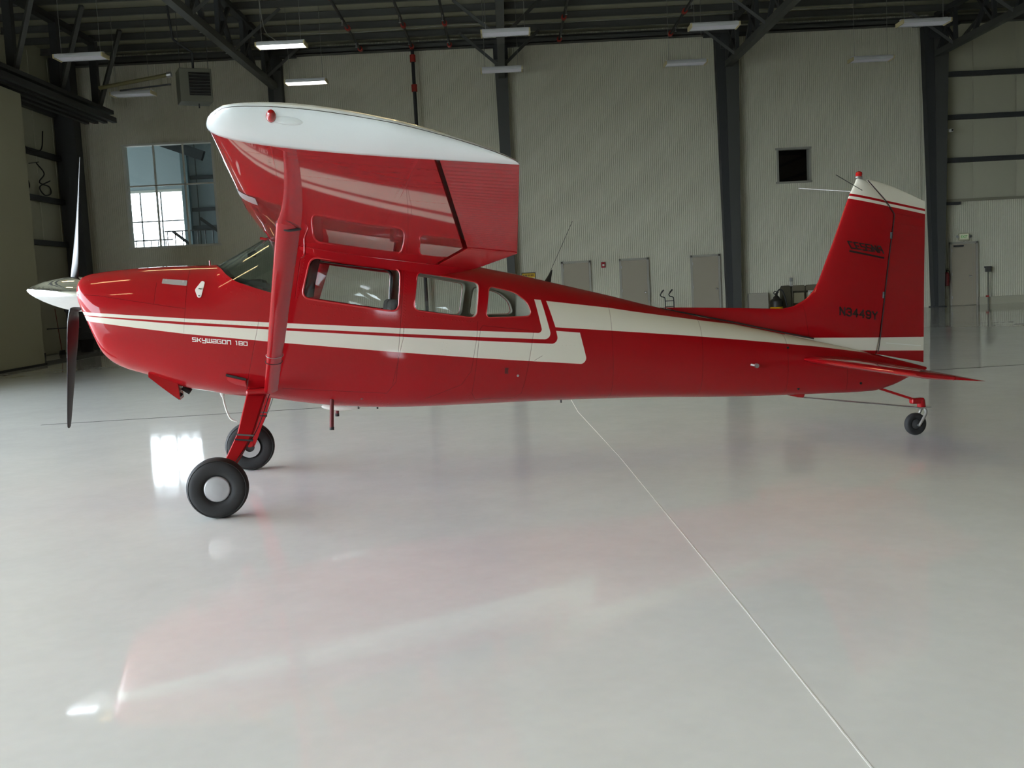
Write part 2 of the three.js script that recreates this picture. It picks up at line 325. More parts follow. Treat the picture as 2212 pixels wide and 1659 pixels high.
{ // big interior window and the stair hall behind it
  const w = struct(group('window_1', scene, [0, 0, BACK]), 'large six-pane window in the back wall showing a stair hall');
  const { x0, x1, y0, y1 } = W1, fm = std('#cfcdc2', 0.5), t = 0.07;
  obj('window_frame', [box(x1 - x0 + 0.16, t, 0.3, (x0 + x1) / 2, y0, -0.1), box(x1 - x0 + 0.16, t, 0.3, (x0 + x1) / 2, y1, -0.1), box(t, y1 - y0, 0.3, x0, (y0 + y1) / 2, -0.1), box(t, y1 - y0, 0.3, x1, (y0 + y1) / 2, -0.1)], fm, w);
  const xs = [x0, -12.18, -11.15, x1], ys = [y0, 5.63, y1];
  for (const x of xs.slice(1, 3)) obj('mullion', box(0.05, y1 - y0, 0.1, x, (y0 + y1) / 2, -0.1), fm, w);
  obj('transom', box(x1 - x0, 0.05, 0.1, (x0 + x1) / 2, 5.63, -0.1), fm, w);
  for (let i = 0; i < 3; i++) for (let j = 0; j < 2; j++) obj('pane', new THREE.PlaneGeometry(xs[i + 1] - xs[i] - 0.06, ys[j + 1] - ys[j] - 0.06).translate((xs[i] + xs[i + 1]) / 2, (ys[j] + ys[j + 1]) / 2, -0.1), M.glass, w);
  // stair hall
  const FZ = -46, hall = struct(group('stair_hall'), 'stair hall behind the large window');
  const hw = std('#b4bfc1', 0.7);
  const O = { x0: -23.9, x1: -13.57, y0: 3.2, y1: 6.22 };
  obj('hall_wall', [box(O.x1 - O.x0, 3.3, 0.2, (O.x0 + O.x1) / 2, O.y1 + 1.65, FZ - 0.1), box(O.x1 - O.x0, 3.2, 0.2, (O.x0 + O.x1) / 2, 1.6, FZ - 0.1)], hw, hall);
  obj('hall_wall', box(7.6, 9.5, 0.2, O.x1 + 3.8, 4.75, FZ - 0.1), std('#7d8586', 0.7), hall);
  obj('hall_wall', [box(0.2, 3.2, 7.8, -24, 1.6, -42.1), box(0.2, 3.2, 7.8, -24, 7.9, -42.1), box(0.2, 9.5, 7.8, -6, 4.75, -42.1)], hw, hall);
  obj('hall_wall', box(9, 9.5, 0.2, -19.7, 4.75, -38.15), hw, hall);
  obj('hall_ceiling', box(18.2, 0.2, 7.7, -15, 9.3, -42.15), hw, hall);
  obj('hall_floor', box(18.2, 0.2, 7.7, -15, 3.0, -42.15), std('#8d8d88', 0.5), hall);
  for (const y of [6.7, 5.35, 4.6]) obj('girt', box(3.6, 0.14, 0.2, O.x1 + 2.1, y, FZ + 0.1), M.steelDark, hall);
  for (const x of [O.x1 + 0.6, O.x1 + 1.5]) obj('wall_seam', box(0.03, 6, 0.03, x, 6, FZ + 0.02), M.steel, hall);
  obj('hall_post', box(0.28, 6.2, 0.3, O.x1 + 0.22, 6.2, FZ + 0.3), std('#6f7f82', 0.6), hall);
  obj('hall_beam', beam([-16, 8.9, FZ + 1.5], [-12.2, 7.4, FZ + 1.5], 0.25, 0.4), M.steelDark, hall);
  const ow = struct(group('window_2'), 'bright outside window of the stair hall');
  for (const x of [-15.42, -14.55, -16.9, -18.2, -19.6, -21, -22.4]) obj('mullion', box(0.05, 3.02, 0.08, x, 4.71, FZ), M.steel, ow);
  obj('transom', box(O.x1 - O.x0, 0.05, 0.08, (O.x0 + O.x1) / 2, 4.95, FZ), M.steel, ow);
  obj('window_frame', [box(0.1, 3.02, 0.2, O.x1, 4.71, FZ), box(O.x1 - O.x0, 0.1, 0.2, (O.x0 + O.x1) / 2, O.y1, FZ)], fm, ow);
  // railing with stair
  const rl = tag(group('stair_railing'), 'black metal stair railing seen through the large window', 'railing');
  const rz = -43.5, bars = [];
  for (const [a, b2] of [[[-16.5, 4.02, rz], [-13.4, 4.02, rz]], [[-13.4, 4.28, rz + 1], [-9.5, 4.28, rz + 1]]]) obj('top_rail', beam(a, b2, 0.05, 0.05), M.black, rl);
  for (const [a, b2] of [[[-13.2, 4.3, rz + 0.6], [-12.0, 3.3, rz + 0.6]], [[-11.8, 4.7, rz + 1.6], [-10.3, 3.5, rz + 1.6]]]) obj('stair_stringer', beam(a, b2, 0.06, 0.11), M.black, rl);
  for (let x = -16.4; x < -13.4; x += 0.3) obj('baluster', rod([x, 3.1, rz], [x, 4.0, rz], 0.02, 6), M.black, rl);
  for (let x = -13.3; x < -9.6; x += 0.3) obj('baluster', rod([x, 3.1, rz + 1], [x, 4.27, rz + 1], 0.02, 6), M.black, rl);
}
{ // small dark window on the right
  const w = struct(group('window_3', scene, [0, 0, BACK]), 'small square dark window in the back wall');
  const { x0, x1, y0, y1 } = W2, t = 0.07, fm = std('#9a988c', 0.5);
  obj('window_frame', [box(x1 - x0 + 0.14, t, 0.3, (x0 + x1) / 2, y0, -0.1), box(x1 - x0 + 0.14, t, 0.3, (x0 + x1) / 2, y1, -0.1), box(t, y1 - y0, 0.3, x0, (y0 + y1) / 2, -0.1), box(t, y1 - y0, 0.3, x1, (y0 + y1) / 2, -0.1)], fm, w);
  obj('pane', new THREE.PlaneGeometry(x1 - x0, y1 - y0).translate((x0 + x1) / 2, (y0 + y1) / 2, -0.12), M.glass, w);
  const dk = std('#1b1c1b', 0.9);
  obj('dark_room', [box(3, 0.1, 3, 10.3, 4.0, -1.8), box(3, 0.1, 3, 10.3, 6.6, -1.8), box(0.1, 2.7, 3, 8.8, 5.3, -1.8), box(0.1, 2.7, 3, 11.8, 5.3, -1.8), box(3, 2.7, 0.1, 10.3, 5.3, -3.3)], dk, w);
  obj('shelf_post', [box(0.03, 2.4, 0.03, 10.0, 5.2, -1.2), box(0.5, 0.02, 0.3, 9.8, 5.55, -1.2)], M.steel, w);
}

// ---------------------------------------------------------------- hanging lights
{
  const tubeOff = std('#e9e6ee', 0.35), lit = std('#ffffff', 0.4, 0, { emissive: new THREE.Color(1.0, 0.97, 0.9), emissiveIntensity: 7 });
  const litWarm = std('#ffffff', 0.4, 0, { emissive: new THREE.Color(1.0, 0.80, 0.42), emissiveIntensity: 7 });
  const refl = std('#d8d8da', 0.3, 0.3), end = std('#c9bb8c', 0.5), cable = std('#8f8f8a', 0.5, 0.3);
  const rows = [
    [-10.6, 7.85, -28, 0, 'unlit hanging fluorescent light nearest the sliding door tracks'],
    [-5.46, 7.9, -28, 1, 'brightly lit hanging fluorescent light, higher and nearer of the two glowing ones'],
    [-5.76, 7.9, -33, 1, 'brightly lit hanging fluorescent light, lower and farther of the two glowing ones'],
    [-11.02, 7.8, -33, 0, 'dull cream hanging light just left of the box heater'],
    [0.28, 7.93, -28, 0, 'unlit hanging light in front of the column right of the wing, upper of two'],
    [0.16, 7.97, -33, 0, 'unlit hanging light in front of the column right of the wing, lower of two'],
    [5.73, 7.9, -33, 0, 'unlit cream hanging light left of the wide column, in the far row'],
    [5.62, 7.83, -28, 0, 'unlit hanging light left of the wide column top, in the near row'],
    [11.35, 7.74, -33, 0, 'unlit cream hanging light above the small dark window'],
    [11.0, 7.66, -28, 0, 'unlit hanging light beside the column behind the rudder, in the near row'],
  ];
  for (const z of [-16, -9, -2]) for (const x of [-5.4, 0.3]) rows.push([x, 8.0, z, 2, 'lit warm hanging light above the ' + (x < 0 ? 'left' : 'right') + ' side of the ' + (z < -12 ? 'floor behind the airplane' : z < -5 ? 'airplane' : 'floor near the camera')]);
  for (const [x, y, z, on, label] of rows) {
    const f = tag(group('hanging_light', scene, [x, y, z]), label, 'ceiling light', on === 2 ? 'hanging lights above the airplane' : 'hanging fluorescent lights');
    const tube = on === 1 ? lit : on === 2 ? litWarm : tubeOff, L = 1.2, D = 0.5;
    obj('housing', [box(L, 0.02, D, 0, 0.1, 0), box(L, 0.05, 0.12, 0, 0.135, 0)], refl, f);
    const side = (s) => extrude([[0, 0.1], [0.0, 0.02], [0.012, 0.02], [0.012, 0.1]], L).rotateY(Math.PI / 2).translate(-L / 2, 0, s * (D / 2));
    obj('reflector', [side(1), side(-1), box(L, 0.05, 0.02, 0, 0.075, 0)], refl, f);
    for (const s of [-1, 1]) obj('end_cap', box(0.035, 0.1, D + 0.02, s * (L / 2 + 0.015), 0.055, 0), end, f);
    for (const dz of [-0.16, -0.055, 0.055, 0.16]) obj('tube', rod([-L / 2, 0.06, dz], [L / 2, 0.06, dz], 0.038, 10), tube, f);
    obj('cable', [rod([-0.5, 0.12, 0], [-0.5, 10.3 - y, 0], 0.006, 5), rod([0.5, 0.12, 0], [0.5, 10.3 - y, 0], 0.006, 5)], cable, f);
    if (on) {
      const l = new THREE.RectAreaLight(on === 1 ? 0xfff6e6 : 0xffd890, on === 1 ? 3 : 9, L, D);
      l.position.set(0, -0.01, 0); l.lookAt(0, -5, 0); l.name = 'tube_glow'; f.add(l);
    }
  }
}
// ---------------------------------------------------------------- services on roof and walls
{
  const black = std('#202122', 0.5);
  const spec = [[-8.9, 'leftmost dark sprinkler pipe under the roof, left of the wing tip'], [-4.6, 'dark sprinkler pipe under the roof right of the glowing lights'], [-2.85, 'dark sprinkler pipe with a red-jointed drop running down the back wall'], [-1.55, 'dark sprinkler pipe under the roof just left of the middle column'], [2.2, 'dark sprinkler pipe under the roof right of the middle column'], [6.0, 'dark sprinkler pipe under the roof left of the wide column']];
  for (const [x, label] of spec) {
    const s = tag(group('sprinkler_pipe', scene, [x, 9.78, 0]), label, 'pipe', 'sprinkler pipes under the roof');
    obj('pipe', rod([0, 0, BACK + 0.5], [0, 0.2, -18], 0.045, 8), black, s);
    for (const z of [BACK + 0.7, -34.4, -30.8]) obj('coupling', rod([0, (z - BACK) * 0.01, z - 0.09], [0, (z - BACK) * 0.01, z + 0.09], 0.085, 10), M.redPipe, s);
    for (const z of [-36.2, -33.2]) obj('sprinkler_head', [rod([0, 0, z], [0, -0.16, z], 0.015, 6), rod([0, -0.16, z], [0, -0.17, z], 0.04, 8)], M.alu, s);
    if (x === -2.85) {
      obj('drop_pipe', rod([0, 0, BACK + 0.5], [0, -9.6, BACK + 0.5], 0.06, 10), black, s);
      for (const y of [-0.35, -1.35]) obj('coupling', rod([0, y - 0.12, BACK + 0.5], [0, y + 0.12, BACK + 0.5], 0.1, 10), M.redPipe, s);
    }
  }
  const cd = tag(group('conduit'), 'thin light conduit strung along the purlins', 'conduit');
  obj('tube', [pipe([[-7, 10.02, -35.6], [-4.5, 9.98, -35.7], [-1, 10.03, -35.6], [2, 9.95, -35.6], [6.5, 10.0, -35.7], [12, 10.0, -35.6]], 0.014, 5, 60), pipe([[-6.4, 9.9, -30], [-6.3, 8.9, -30], [-5.9, 8.4, -29.2], [-5.5, 8.05, -28.1]], 0.014, 5, 40)], std('#9a9a90', 0.4, 0.4), cd);
  // box heater
  const h = tag(group('unit_heater', scene, [-8.88, 7.78, -32], 0.42), 'grey box heater hanging below the roof with a dark louvred face', 'heater');
  const hm = std('#6a6a5c', 0.6);
  obj('casing', rbox(0.92, 0.95, 0.75, 0, 0, 0, 0.02), hm, h);
  obj('outlet', box(0.6, 0.66, 0.03, 0.1, 0.03, 0.38), M.black, h);
  for (let i = 0; i < 7; i++) obj('louvre', box(0.58, 0.012, 0.09, 0.1, -0.24 + i * 0.09, 0.41, 0.6), M.steel, h);
  obj('drain_stub', rod([0.1, -0.47, 0], [0.1, -0.6, 0], 0.02, 8), M.steelDark, h);
  obj('gas_pipe', pipe([[0, 0.47, 0], [0, 1.0, 0], [-0.5, 1.35, 0], [-0.6, 2.3, 0]], 0.035, 8, 40, 0.1), M.steelDark, h);
  for (const s of [-1, 1]) obj('hanger_rod', rod([0.4 * s, 0.47, 0.2], [0.4 * s, 2.5, 0.2], 0.01, 6), M.steel, h);
  const fl = tag(group('flue_pipe', scene, [0, 0, 0]), 'brownish flue pipe running left from the box heater', 'pipe');
  obj('pipe', rod([-9.5, 8.14, -31.8], [-11.6, 7.85, -31.8], 0.06, 12), std('#6f6845', 0.5, 0.3), fl);
  obj('pipe', rod([-9.5, 7.86, -31.8], [-11.0, 7.75, -31.8], 0.025, 8), M.steelDark, fl);
  obj('collar', rod([-9.47, 8.144, -31.8], [-9.6, 8.127, -31.8], 0.08, 12), M.alu, fl);
  // door-side clutter on the left wall
  const wx = LEFT + 0.3;
  const px = (z) => wx;
  [['wall_hose', [[7.6, -33.3], [7.1, -33.6], [6.6, -34.3], [6.65, -35.2], [7.3, -35.6]], 'dark hose hanging in a loop high on the left wall'],
    ['wall_hose', [[6.3, -33.5], [6.1, -33.8], [5.75, -33.4], [5.6, -34.0], [5.35, -34.2], [5.25, -33.6], [5.5, -33.5]], 'tangled dark hose on the left wall nearer the sliding door'],
    ['wall_hose', [[6.2, -34.9], [5.9, -35.3], [5.6, -35.0], [5.5, -35.6], [5.3, -35.8], [5.2, -35.2], [5.45, -35.0], [5.7, -35.7]], 'tangled dark hose on the left wall nearer the back corner']]
    .forEach(([n, p, label]) => { const g = tag(group(n), label, 'hose', 'hoses on the left wall'); obj('hose', pipe(p.map(([y, z], i) => [wx - 0.05 + 0.05 * (i % 2), y, z]), 0.022, 6, 80), M.black, g); obj('hook', rod([LEFT, p[0][0], p[0][1]], [wx + 0.03, p[0][0] + 0.03, p[0][1]], 0.012, 6), M.steelDark, g); });
  const cord = tag(group('pull_cord'), 'thin brown cord curving across the sliding door leaf', 'cord');
  obj('cord', pipe([[DOORX + 0.02, 7.0, -26.6], [DOORX + 0.05, 6.2, -26.4], [DOORX + 0.05, 5.7, -26.0], [DOORX + 0.02, 5.5, -25.2]], 0.012, 6, 40), std('#6b4a35', 0.7), cord);
  const tools = [[-33.7, 1.55, 'broom with a reddish handle leaning on the left wall, leftmost'], [-35.2, 1.5, 'reddish long-handled broom leaning right of the wall post'], [-36.1, 1.35, 'dark broom leaning behind the propeller']];
  tools.forEach(([z, len, label], k) => {
    const b = tag(group('broom', scene, [wx + 0.25, 0, z]), label, 'broom', 'brooms on the left wall');
    obj('handle', rod([0, 0.12, 0.35], [-0.3, len, -0.1], 0.015, 8), k < 2 ? std('#6d2f22', 0.6) : M.steelDark, b);
    obj('bristle_head', crease(loft([[0, 0.02, 0.02], [0.14, 0.05, 0.05]].map(([y, a]) => [[-0.04 - 0.02 + a, y, 0.2], [0.06 - a * 0.2, y, 0.2], [0.06 - a * 0.2, y, 0.5], [-0.06 + a, y, 0.5]])), 20), M.black, b);
  });
  const post = tag(group('wall_post', scene, [wx + 0.7, 0, -34.45]), 'slim dark post with a knob beside the brooms', 'post');
  obj('post', rod([0, 0, 0], [0, 1.45, 0], 0.04, 10), M.steelDark, post); obj('knob', new THREE.SphereGeometry(0.1, 12, 10).translate(0, 1.45, 0), M.steelDark, post);
  obj('rail', rod([0, 0.85, -1.0], [0, 0.9, 1.6], 0.02, 8), M.steelDark, post); obj('foot', lathe([[0, 0], [0.14, 0], [0.13, 0.03], [0.05, 0.06], [0, 0.06]], 16), M.steelDark, post);
  const bk = tag(group('bucket', scene, [-14.2, 0, -35.8]), 'dark bucket on the floor behind the propeller', 'bucket');
  obj('bucket_body', lathe([[0, 0], [0.2, 0], [0.26, 0.42], [0.28, 0.43], [0.25, 0.42], [0.19, 0.02], [0, 0.02]], 24), M.black, bk);
  obj('handle', pipe([[-0.26, 0.4, 0], [-0.2, 0.6, 0], [0, 0.68, 0], [0.2, 0.6, 0], [0.26, 0.4, 0]], 0.008, 6, 30), M.steel, bk);
}
{ // small things on the back wall
  const z = BACK + 0.03;
  const al = tag(group('fire_alarm', scene, [3.44, 2.07, z]), 'small red fire alarm strobe with a white lens on the back wall', 'alarm');
  obj('back_box', rbox(0.15, 0.2, 0.06, 0, 0, 0.03, 0.01), std('#9c1a22', 0.5), al); obj('lens', rbox(0.07, 0.07, 0.04, 0, -0.01, 0.075, 0.012), M.whitePlastic, al);
  const st = canvasTex(256, 192, (c, w, h) => {
    c.fillStyle = '#d9d6c8'; c.fillRect(0, 0, w, h); c.fillStyle = '#d2a91c'; c.fillRect(0, 0, w, 74);
    c.fillStyle = '#5a4310'; for (let i = 0; i < 7; i++) c.fillRect(20 + i * 31, 18, 18, 34);
    c.fillStyle = '#b53325'; for (let i = 0; i < 6; i++) c.fillRect(26 + i * 36, 92, 16, 62);
  });
  const sg = tag(group('wall_sign', scene, [0.78, 1.7, z]), 'yellow-topped notice sign with red letters beside the middle column', 'sign');
  obj('sign_frame', box(0.5, 0.46, 0.04, 0, 0, 0.01), std('#4d4630', 0.6), sg);
  obj('sign_face', new THREE.PlaneGeometry(0.45, 0.4).translate(0, 0, 0.034), std('#ffffff', 0.5, 0, { map: st }), sg);
  const ht = tag(group('hand_truck', scene, [5.5, 0, -37.2]), 'black hand truck with two bent handles parked by the back wall', 'hand truck');
  for (const s of [0, 1]) { const x = s * 0.3 - 0.05; obj('handle', pipe([[x - 0.05, 1.06, 0.1], [x - 0.14, 0.93, 0.04], [x - 0.1, 0.86, 0], [x + 0.02, 0.8, 0], [x + 0.03, 0.4, 0], [x + 0.03, 0.05, 0]], 0.018, 8, 60, 0.3), M.black, ht); obj('grip', rod([x - 0.03, 1.09, 0.11], [x - 0.11, 0.99, 0.07], 0.026, 10), M.rubber, ht); obj('wheel', new THREE.TorusGeometry(0.08, 0.035, 8, 20).rotateY(Math.PI / 2).translate(x + 0.03 + (s ? 0.09 : -0.09), 0.115, -0.06), M.rubber, ht); }
  for (const y of [0.25, 0.5, 0.7]) obj('crossbar', rod([-0.02, y, 0], [0.28, y, 0], 0.012, 8), M.black, ht);
  obj('toe_plate', box(0.42, 0.012, 0.26, 0.13, 0.02, 0.13), M.steelDark, ht); obj('axle', rod([-0.11, 0.115, -0.06], [0.37, 0.115, -0.06], 0.012, 8), M.steel, ht);
  const pn = tag(group('cream_panel', scene, [8.86, 0, -37.78]), 'cream board standing on the floor against the back wall', 'panel');
  obj('board', rbox(0.7, 0.8, 0.1, 0, 0.4, 0, 0.01), std('#a8a292', 0.6), pn); obj('edge', box(0.03, 0.8, 0.12, -0.35, 0.4, 0), std('#8f8a7d', 0.6), pn);
  const cy = tag(group('tank', scene, [9.28, 0, -36.9]), 'black and yellow tank with a hose looped over the top', 'tank');
  obj('tank_body', lathe([[0, 0.03], [0.2, 0.03], [0.22, 0.06], [0.22, 0.32], [0, 0.32]], 28), M.yellow, cy);
  obj('tank_top', lathe([[0.222, 0.32], [0.222, 0.5], [0.2, 0.56], [0.12, 0.6], [0.1, 0.66], [0.05, 0.7], [0.05, 0.78], [0, 0.8]], 28), std('#2a2620', 0.5), cy);
  obj('valve', [rod([0, 0.76, 0], [0.06, 0.84, 0], 0.035, 10), new THREE.TorusGeometry(0.05, 0.014, 8, 18).translate(-0.04, 0.8, 0.02)], M.black, cy);
  obj('hose', pipe([[0.02, 0.8, 0], [0.1, 0.9, 0.02], [0.2, 0.86, 0.05], [0.27, 0.66, 0.08], [0.33, 0.4, 0.08], [0.42, 0.15, 0.06]], 0.026, 8, 60), M.black, cy);
  for (const s of [-1, 1]) obj('wheel', new THREE.TorusGeometry(0.05, 0.025, 8, 18).rotateY(Math.PI / 2).translate(s * 0.24, 0.075, -0.05), M.rubber, cy);
  // folding chairs on their cart
  const chair = (x, zc, label) => {
    const c = tag(group('folding_chair', scene, [x, 0.14, zc]), label, 'chair', 'folding chairs stored on the cart');
    const round = (w, h, r, y0) => { const s = new THREE.Shape(); s.moveTo(-w / 2, y0); s.lineTo(-w / 2, y0 + h - r); s.quadraticCurveTo(-w / 2, y0 + h, -w / 2 + r, y0 + h); s.lineTo(w / 2 - r, y0 + h); s.quadraticCurveTo(w / 2, y0 + h, w / 2, y0 + h - r); s.lineTo(w / 2, y0); return s; };
    obj('backrest', extrude(round(0.42, 0.2, 0.08, 0.68), 0.03, 0.008), M.chairShell, c);
    obj('seat', extrude(round(0.37, 0.36, 0.03, 0.26), 0.03, 0.01).translate(0, 0, 0.015), M.chairPanel, c);
    for (const s of [-1, 1]) obj('leg', pipe([[0.215 * s, 0, -0.01], [0.215 * s, 0.4, -0.01], [0.215 * s, 0.78, -0.01], [0.17 * s, 0.88, -0.01]], 0.014, 8, 30, 0.2), M.chairShell, c);
    obj('crossbar', rod([-0.21, 0.12, 0], [0.21, 0.12, 0], 0.012, 8), M.steelDark, c);
  };
  chair(10.18, -37.35, 'folded taupe chair at the left end of the cart'); chair(10.64, -37.37, 'folded taupe chair with a white sign leaning on it'); chair(11.11, -37.4, 'folded taupe chair at the right end of the cart, mostly hidden by the fin');
  const ct = tag(group('chair_cart', scene, [10.45, 0, -37.52]), 'dark cart with a rounded end panel holding folding chairs', 'cart');
  obj('end_panel', extrude([[-0.25, 0.06], [-0.25, 0.92], [-0.19, 1.02], [0.02, 1.02], [0.08, 0.95], [0.1, 0.06]], 0.3, 0.02).translate(-0.62, 0, -0.1), std('#4d4838', 0.6), ct);
  obj('cart_bed', box(1.7, 0.05, 0.5, 0.15, 0.11, 0.12), M.steelDark, ct);
  obj('back_panel', rbox(1.5, 0.85, 0.04, 0.2, 0.56, -0.12, 0.015), std('#4d4838', 0.6), ct);
  for (const x of [-0.6, 0.9]) for (const zz of [-0.06, 0.3]) obj('caster', rod([x - 0.02, 0.045, zz], [x + 0.02, 0.045, zz], 0.045, 14), M.rubber, ct);
  const tT = canvasTex(128, 160, (c, w, h) => { c.fillStyle = '#c9c7ba'; c.fillRect(0, 0, w, h); c.strokeStyle = '#2b2b2a'; c.lineWidth = 4; c.strokeRect(3, 3, w - 6, h - 6); c.fillStyle = '#1d1d1d'; c.fillRect(26, 16, 86, 15); c.fillRect(62, 16, 14, 70); c.fillRect(16, 60, 6, 80); });
  const ws = tag(group('white_sign', scene, [10.66, 0.37, -37.2], 0), 'small white sign with a black letter T leaning on the folding chairs', 'sign');
  obj('sign_board', rbox(0.4, 0.5, 0.02, 0, 0.2, 0, 0.008), M.whitePlastic, ws); obj('sign_face', new THREE.PlaneGeometry(0.37, 0.46).translate(0, 0.2, 0.012), std('#ffffff', 0.5, 0, { map: tT }), ws);
  obj('stand', box(0.3, 0.2, 0.04, 0, -0.12, 0.0), M.steelDark, ws);
  const ol = tag(group('wall_outlet', scene, [10.08, 1.22, z]), 'grey outlet box with two conduits above the folding chairs', 'outlet');
  obj('outlet_box', rbox(0.11, 0.13, 0.06, 0, 0, 0.03, 0.008), std('#98978a', 0.5), ol); obj('cover', box(0.07, 0.09, 0.01, 0, 0, 0.063), M.alu, ol);
  for (const s of [-1, 1]) obj('conduit', rod([s * 0.03, -0.06, 0.03], [s * 0.03, -0.9, 0.03], 0.011, 8), M.alu, ol);
  const jb = tag(group('junction_box', scene, [14.72, 1.34, z]), 'small dark junction box just left of the right-hand column', 'electrical box');
  obj('box_body', rbox(0.12, 0.14, 0.07, 0, 0, 0.035, 0.01), M.steelDark, jb); obj('conduit', rod([0.0, 0.07, 0.03], [0.0, 8.4, 0.03], 0.012, 8), M.wallSheet, jb);
  // fire extinguisher on the column
  const fx = tag(group('fire_extinguisher', scene, [15.56, 0.72, BACK + 0.2]), 'red fire extinguisher hanging beside the column behind the rudder', 'fire extinguisher');
  obj('cylinder', lathe([[0, 0], [0.075, 0], [0.085, 0.02], [0.085, 0.42], [0.06, 0.47], [0.03, 0.49], [0, 0.49]], 24), std('#7c1116', 0.35), fx);
  obj('valve', [rod([0, 0.48, 0], [0, 0.56, 0], 0.022, 10), box(0.03, 0.02, 0.14, 0, 0.57, 0.04), box(0.03, 0.015, 0.12, 0, 0.61, 0.04)], M.black, fx);
  obj('hose', pipe([[0, 0.54, 0], [0.08, 0.52, 0.02], [0.11, 0.35, 0.02], [0.1, 0.12, 0.02]], 0.012, 8, 30), M.rubber, fx); obj('wall_bracket', box(0.06, 0.4, 0.08, 0, 0.3, -0.12), M.steelDark, fx);
  // exit sign
  const et = canvasTex(256, 128, (c, w, h) => { c.fillStyle = '#c9cdb0'; c.fillRect(0, 0, w, h); c.fillStyle = '#4f9a48'; c.font = 'bold 96px sans-serif'; c.textAlign = 'center'; c.textBaseline = 'middle'; c.fillText('EXIT', w / 2, h / 2 + 4, w - 24); });
  const ex = tag(group('exit_sign', scene, [16.21, 2.42, z + 0.08]), 'cream exit sign with green letters and two lamp heads over the door', 'exit sign');
  obj('sign_body', rbox(0.36, 0.25, 0.07, 0, 0, 0, 0.012), std('#b9b898', 0.5), ex); obj('sign_face', new THREE.PlaneGeometry(0.3, 0.17).translate(0, 0.01, 0.037), std('#ffffff', 0.5, 0, { map: et, emissiveMap: et, emissive: new THREE.Color(1, 1, 1), emissiveIntensity: 0.12 }), ex);
  for (const s of [-1, 1]) obj('lamp_head', [rod([s * 0.18, 0.02, 0], [s * 0.21, 0.02, 0.02], 0.012, 8), rod([s * 0.215, 0.02, -0.03], [s * 0.225, 0.0, 0.05], 0.045, 12)], M.alu, ex);
  // conduit post
  const cp = tag(group('conduit_post', scene, [17.02, 0, BACK + 0.2]), 'slim conduit post with a box on top right of the far door', 'post');
  obj('post', rod([0, 0, 0], [0, 1.28, 0], 0.022, 8), std('#6c6a5f', 0.5, 0.3), cp); obj('switch_box', rbox(0.18, 0.18, 0.1, 0, 1.24, 0, 0.012), M.steel, cp); obj('switch_cap', box(0.24, 0.05, 0.06, 0, 1.32, 0), M.steelDark, cp);
  obj('valve', [box(0.09, 0.06, 0.06, -0.04, 0.29, 0.03), ], M.redPipe, cp); obj('valve_handle', box(0.03, 0.05, 0.06, 0.03, 0.29, 0.04), M.whitePlastic, cp);
  const cam2 = tag(group('security_camera', scene, [15.66, 6.1, BACK + 0.4]), 'tiny white camera on the side of the right-hand column', 'camera');
  obj('camera_body', rbox(0.1, 0.1, 0.2, 0, 0, 0.05, 0.02), M.whitePlastic, cam2); obj('lens', rod([0, 0, 0.14], [0, 0, 0.17], 0.03, 12), M.black, cam2); obj('arm', beam([-0.15, 0.05, 0], [0, 0.03, 0], 0.03, 0.03), M.whitePlastic, cam2);
}

// ---------------------------------------------------------------- the airplane (x towards the tail, z towards its left side, metres)
const air = tag(group('airplane', scene, [-2.37621, 0, -8.91827], Math.atan2(0.1829007, 0.98313139)), 'red high-wing tailwheel airplane with white stripes standing on the glossy floor', 'airplane');
const RED = '#960b13', WHITE = '#d2cebf';
// side view of the paint scheme, drawn in metres on each part's own canvas
const STRIPES = [
  // thin upper stripe turning up behind the last window
  { p: [[-1.3, 1.600], [-1.037, 1.578], [-0.246, 1.487], [0.505, 1.410], [1.427, 1.318], [2.075, 1.257], [2.612, 1.206, 0.03], [2.562, 1.491], [2.620, 1.483], [2.694, 1.146, 0.05], [2.072, 1.206], [1.421, 1.272], [0.503, 1.372], [-0.248, 1.458], [-1.026, 1.552], [-1.3, 1.575]] },
  // broad lower stripe ending in a block
  { p: [[-1.3, 1.565], [-1.023, 1.545], [-0.253, 1.438], [0.501, 1.352], [1.416, 1.249], [2.07, 1.176], [2.752, 1.104, 0.05], [2.732, 1.217], [2.945, 1.188], [3.006, 0.913, 0.05], [2.024, 1.037], [1.386, 1.124], [0.48, 1.254], [-0.264, 1.367], [-0.668, 1.44], [-1.023, 1.508], [-1.3, 1.54]] },
  // long wedge tapering along the tail cone
  { p: [[2.667, 1.472], [3.236, 1.383], [3.462, 1.338], [4.213, 1.205], [4.49, 1.162], [5.281, 0.975], [5.95, 0.86], [5.95, 0.80], [5.713, 0.835], [5.279, 0.912], [4.485, 1.026], [3.946, 1.10], [3.228, 1.187], [2.728, 1.247]] },
];
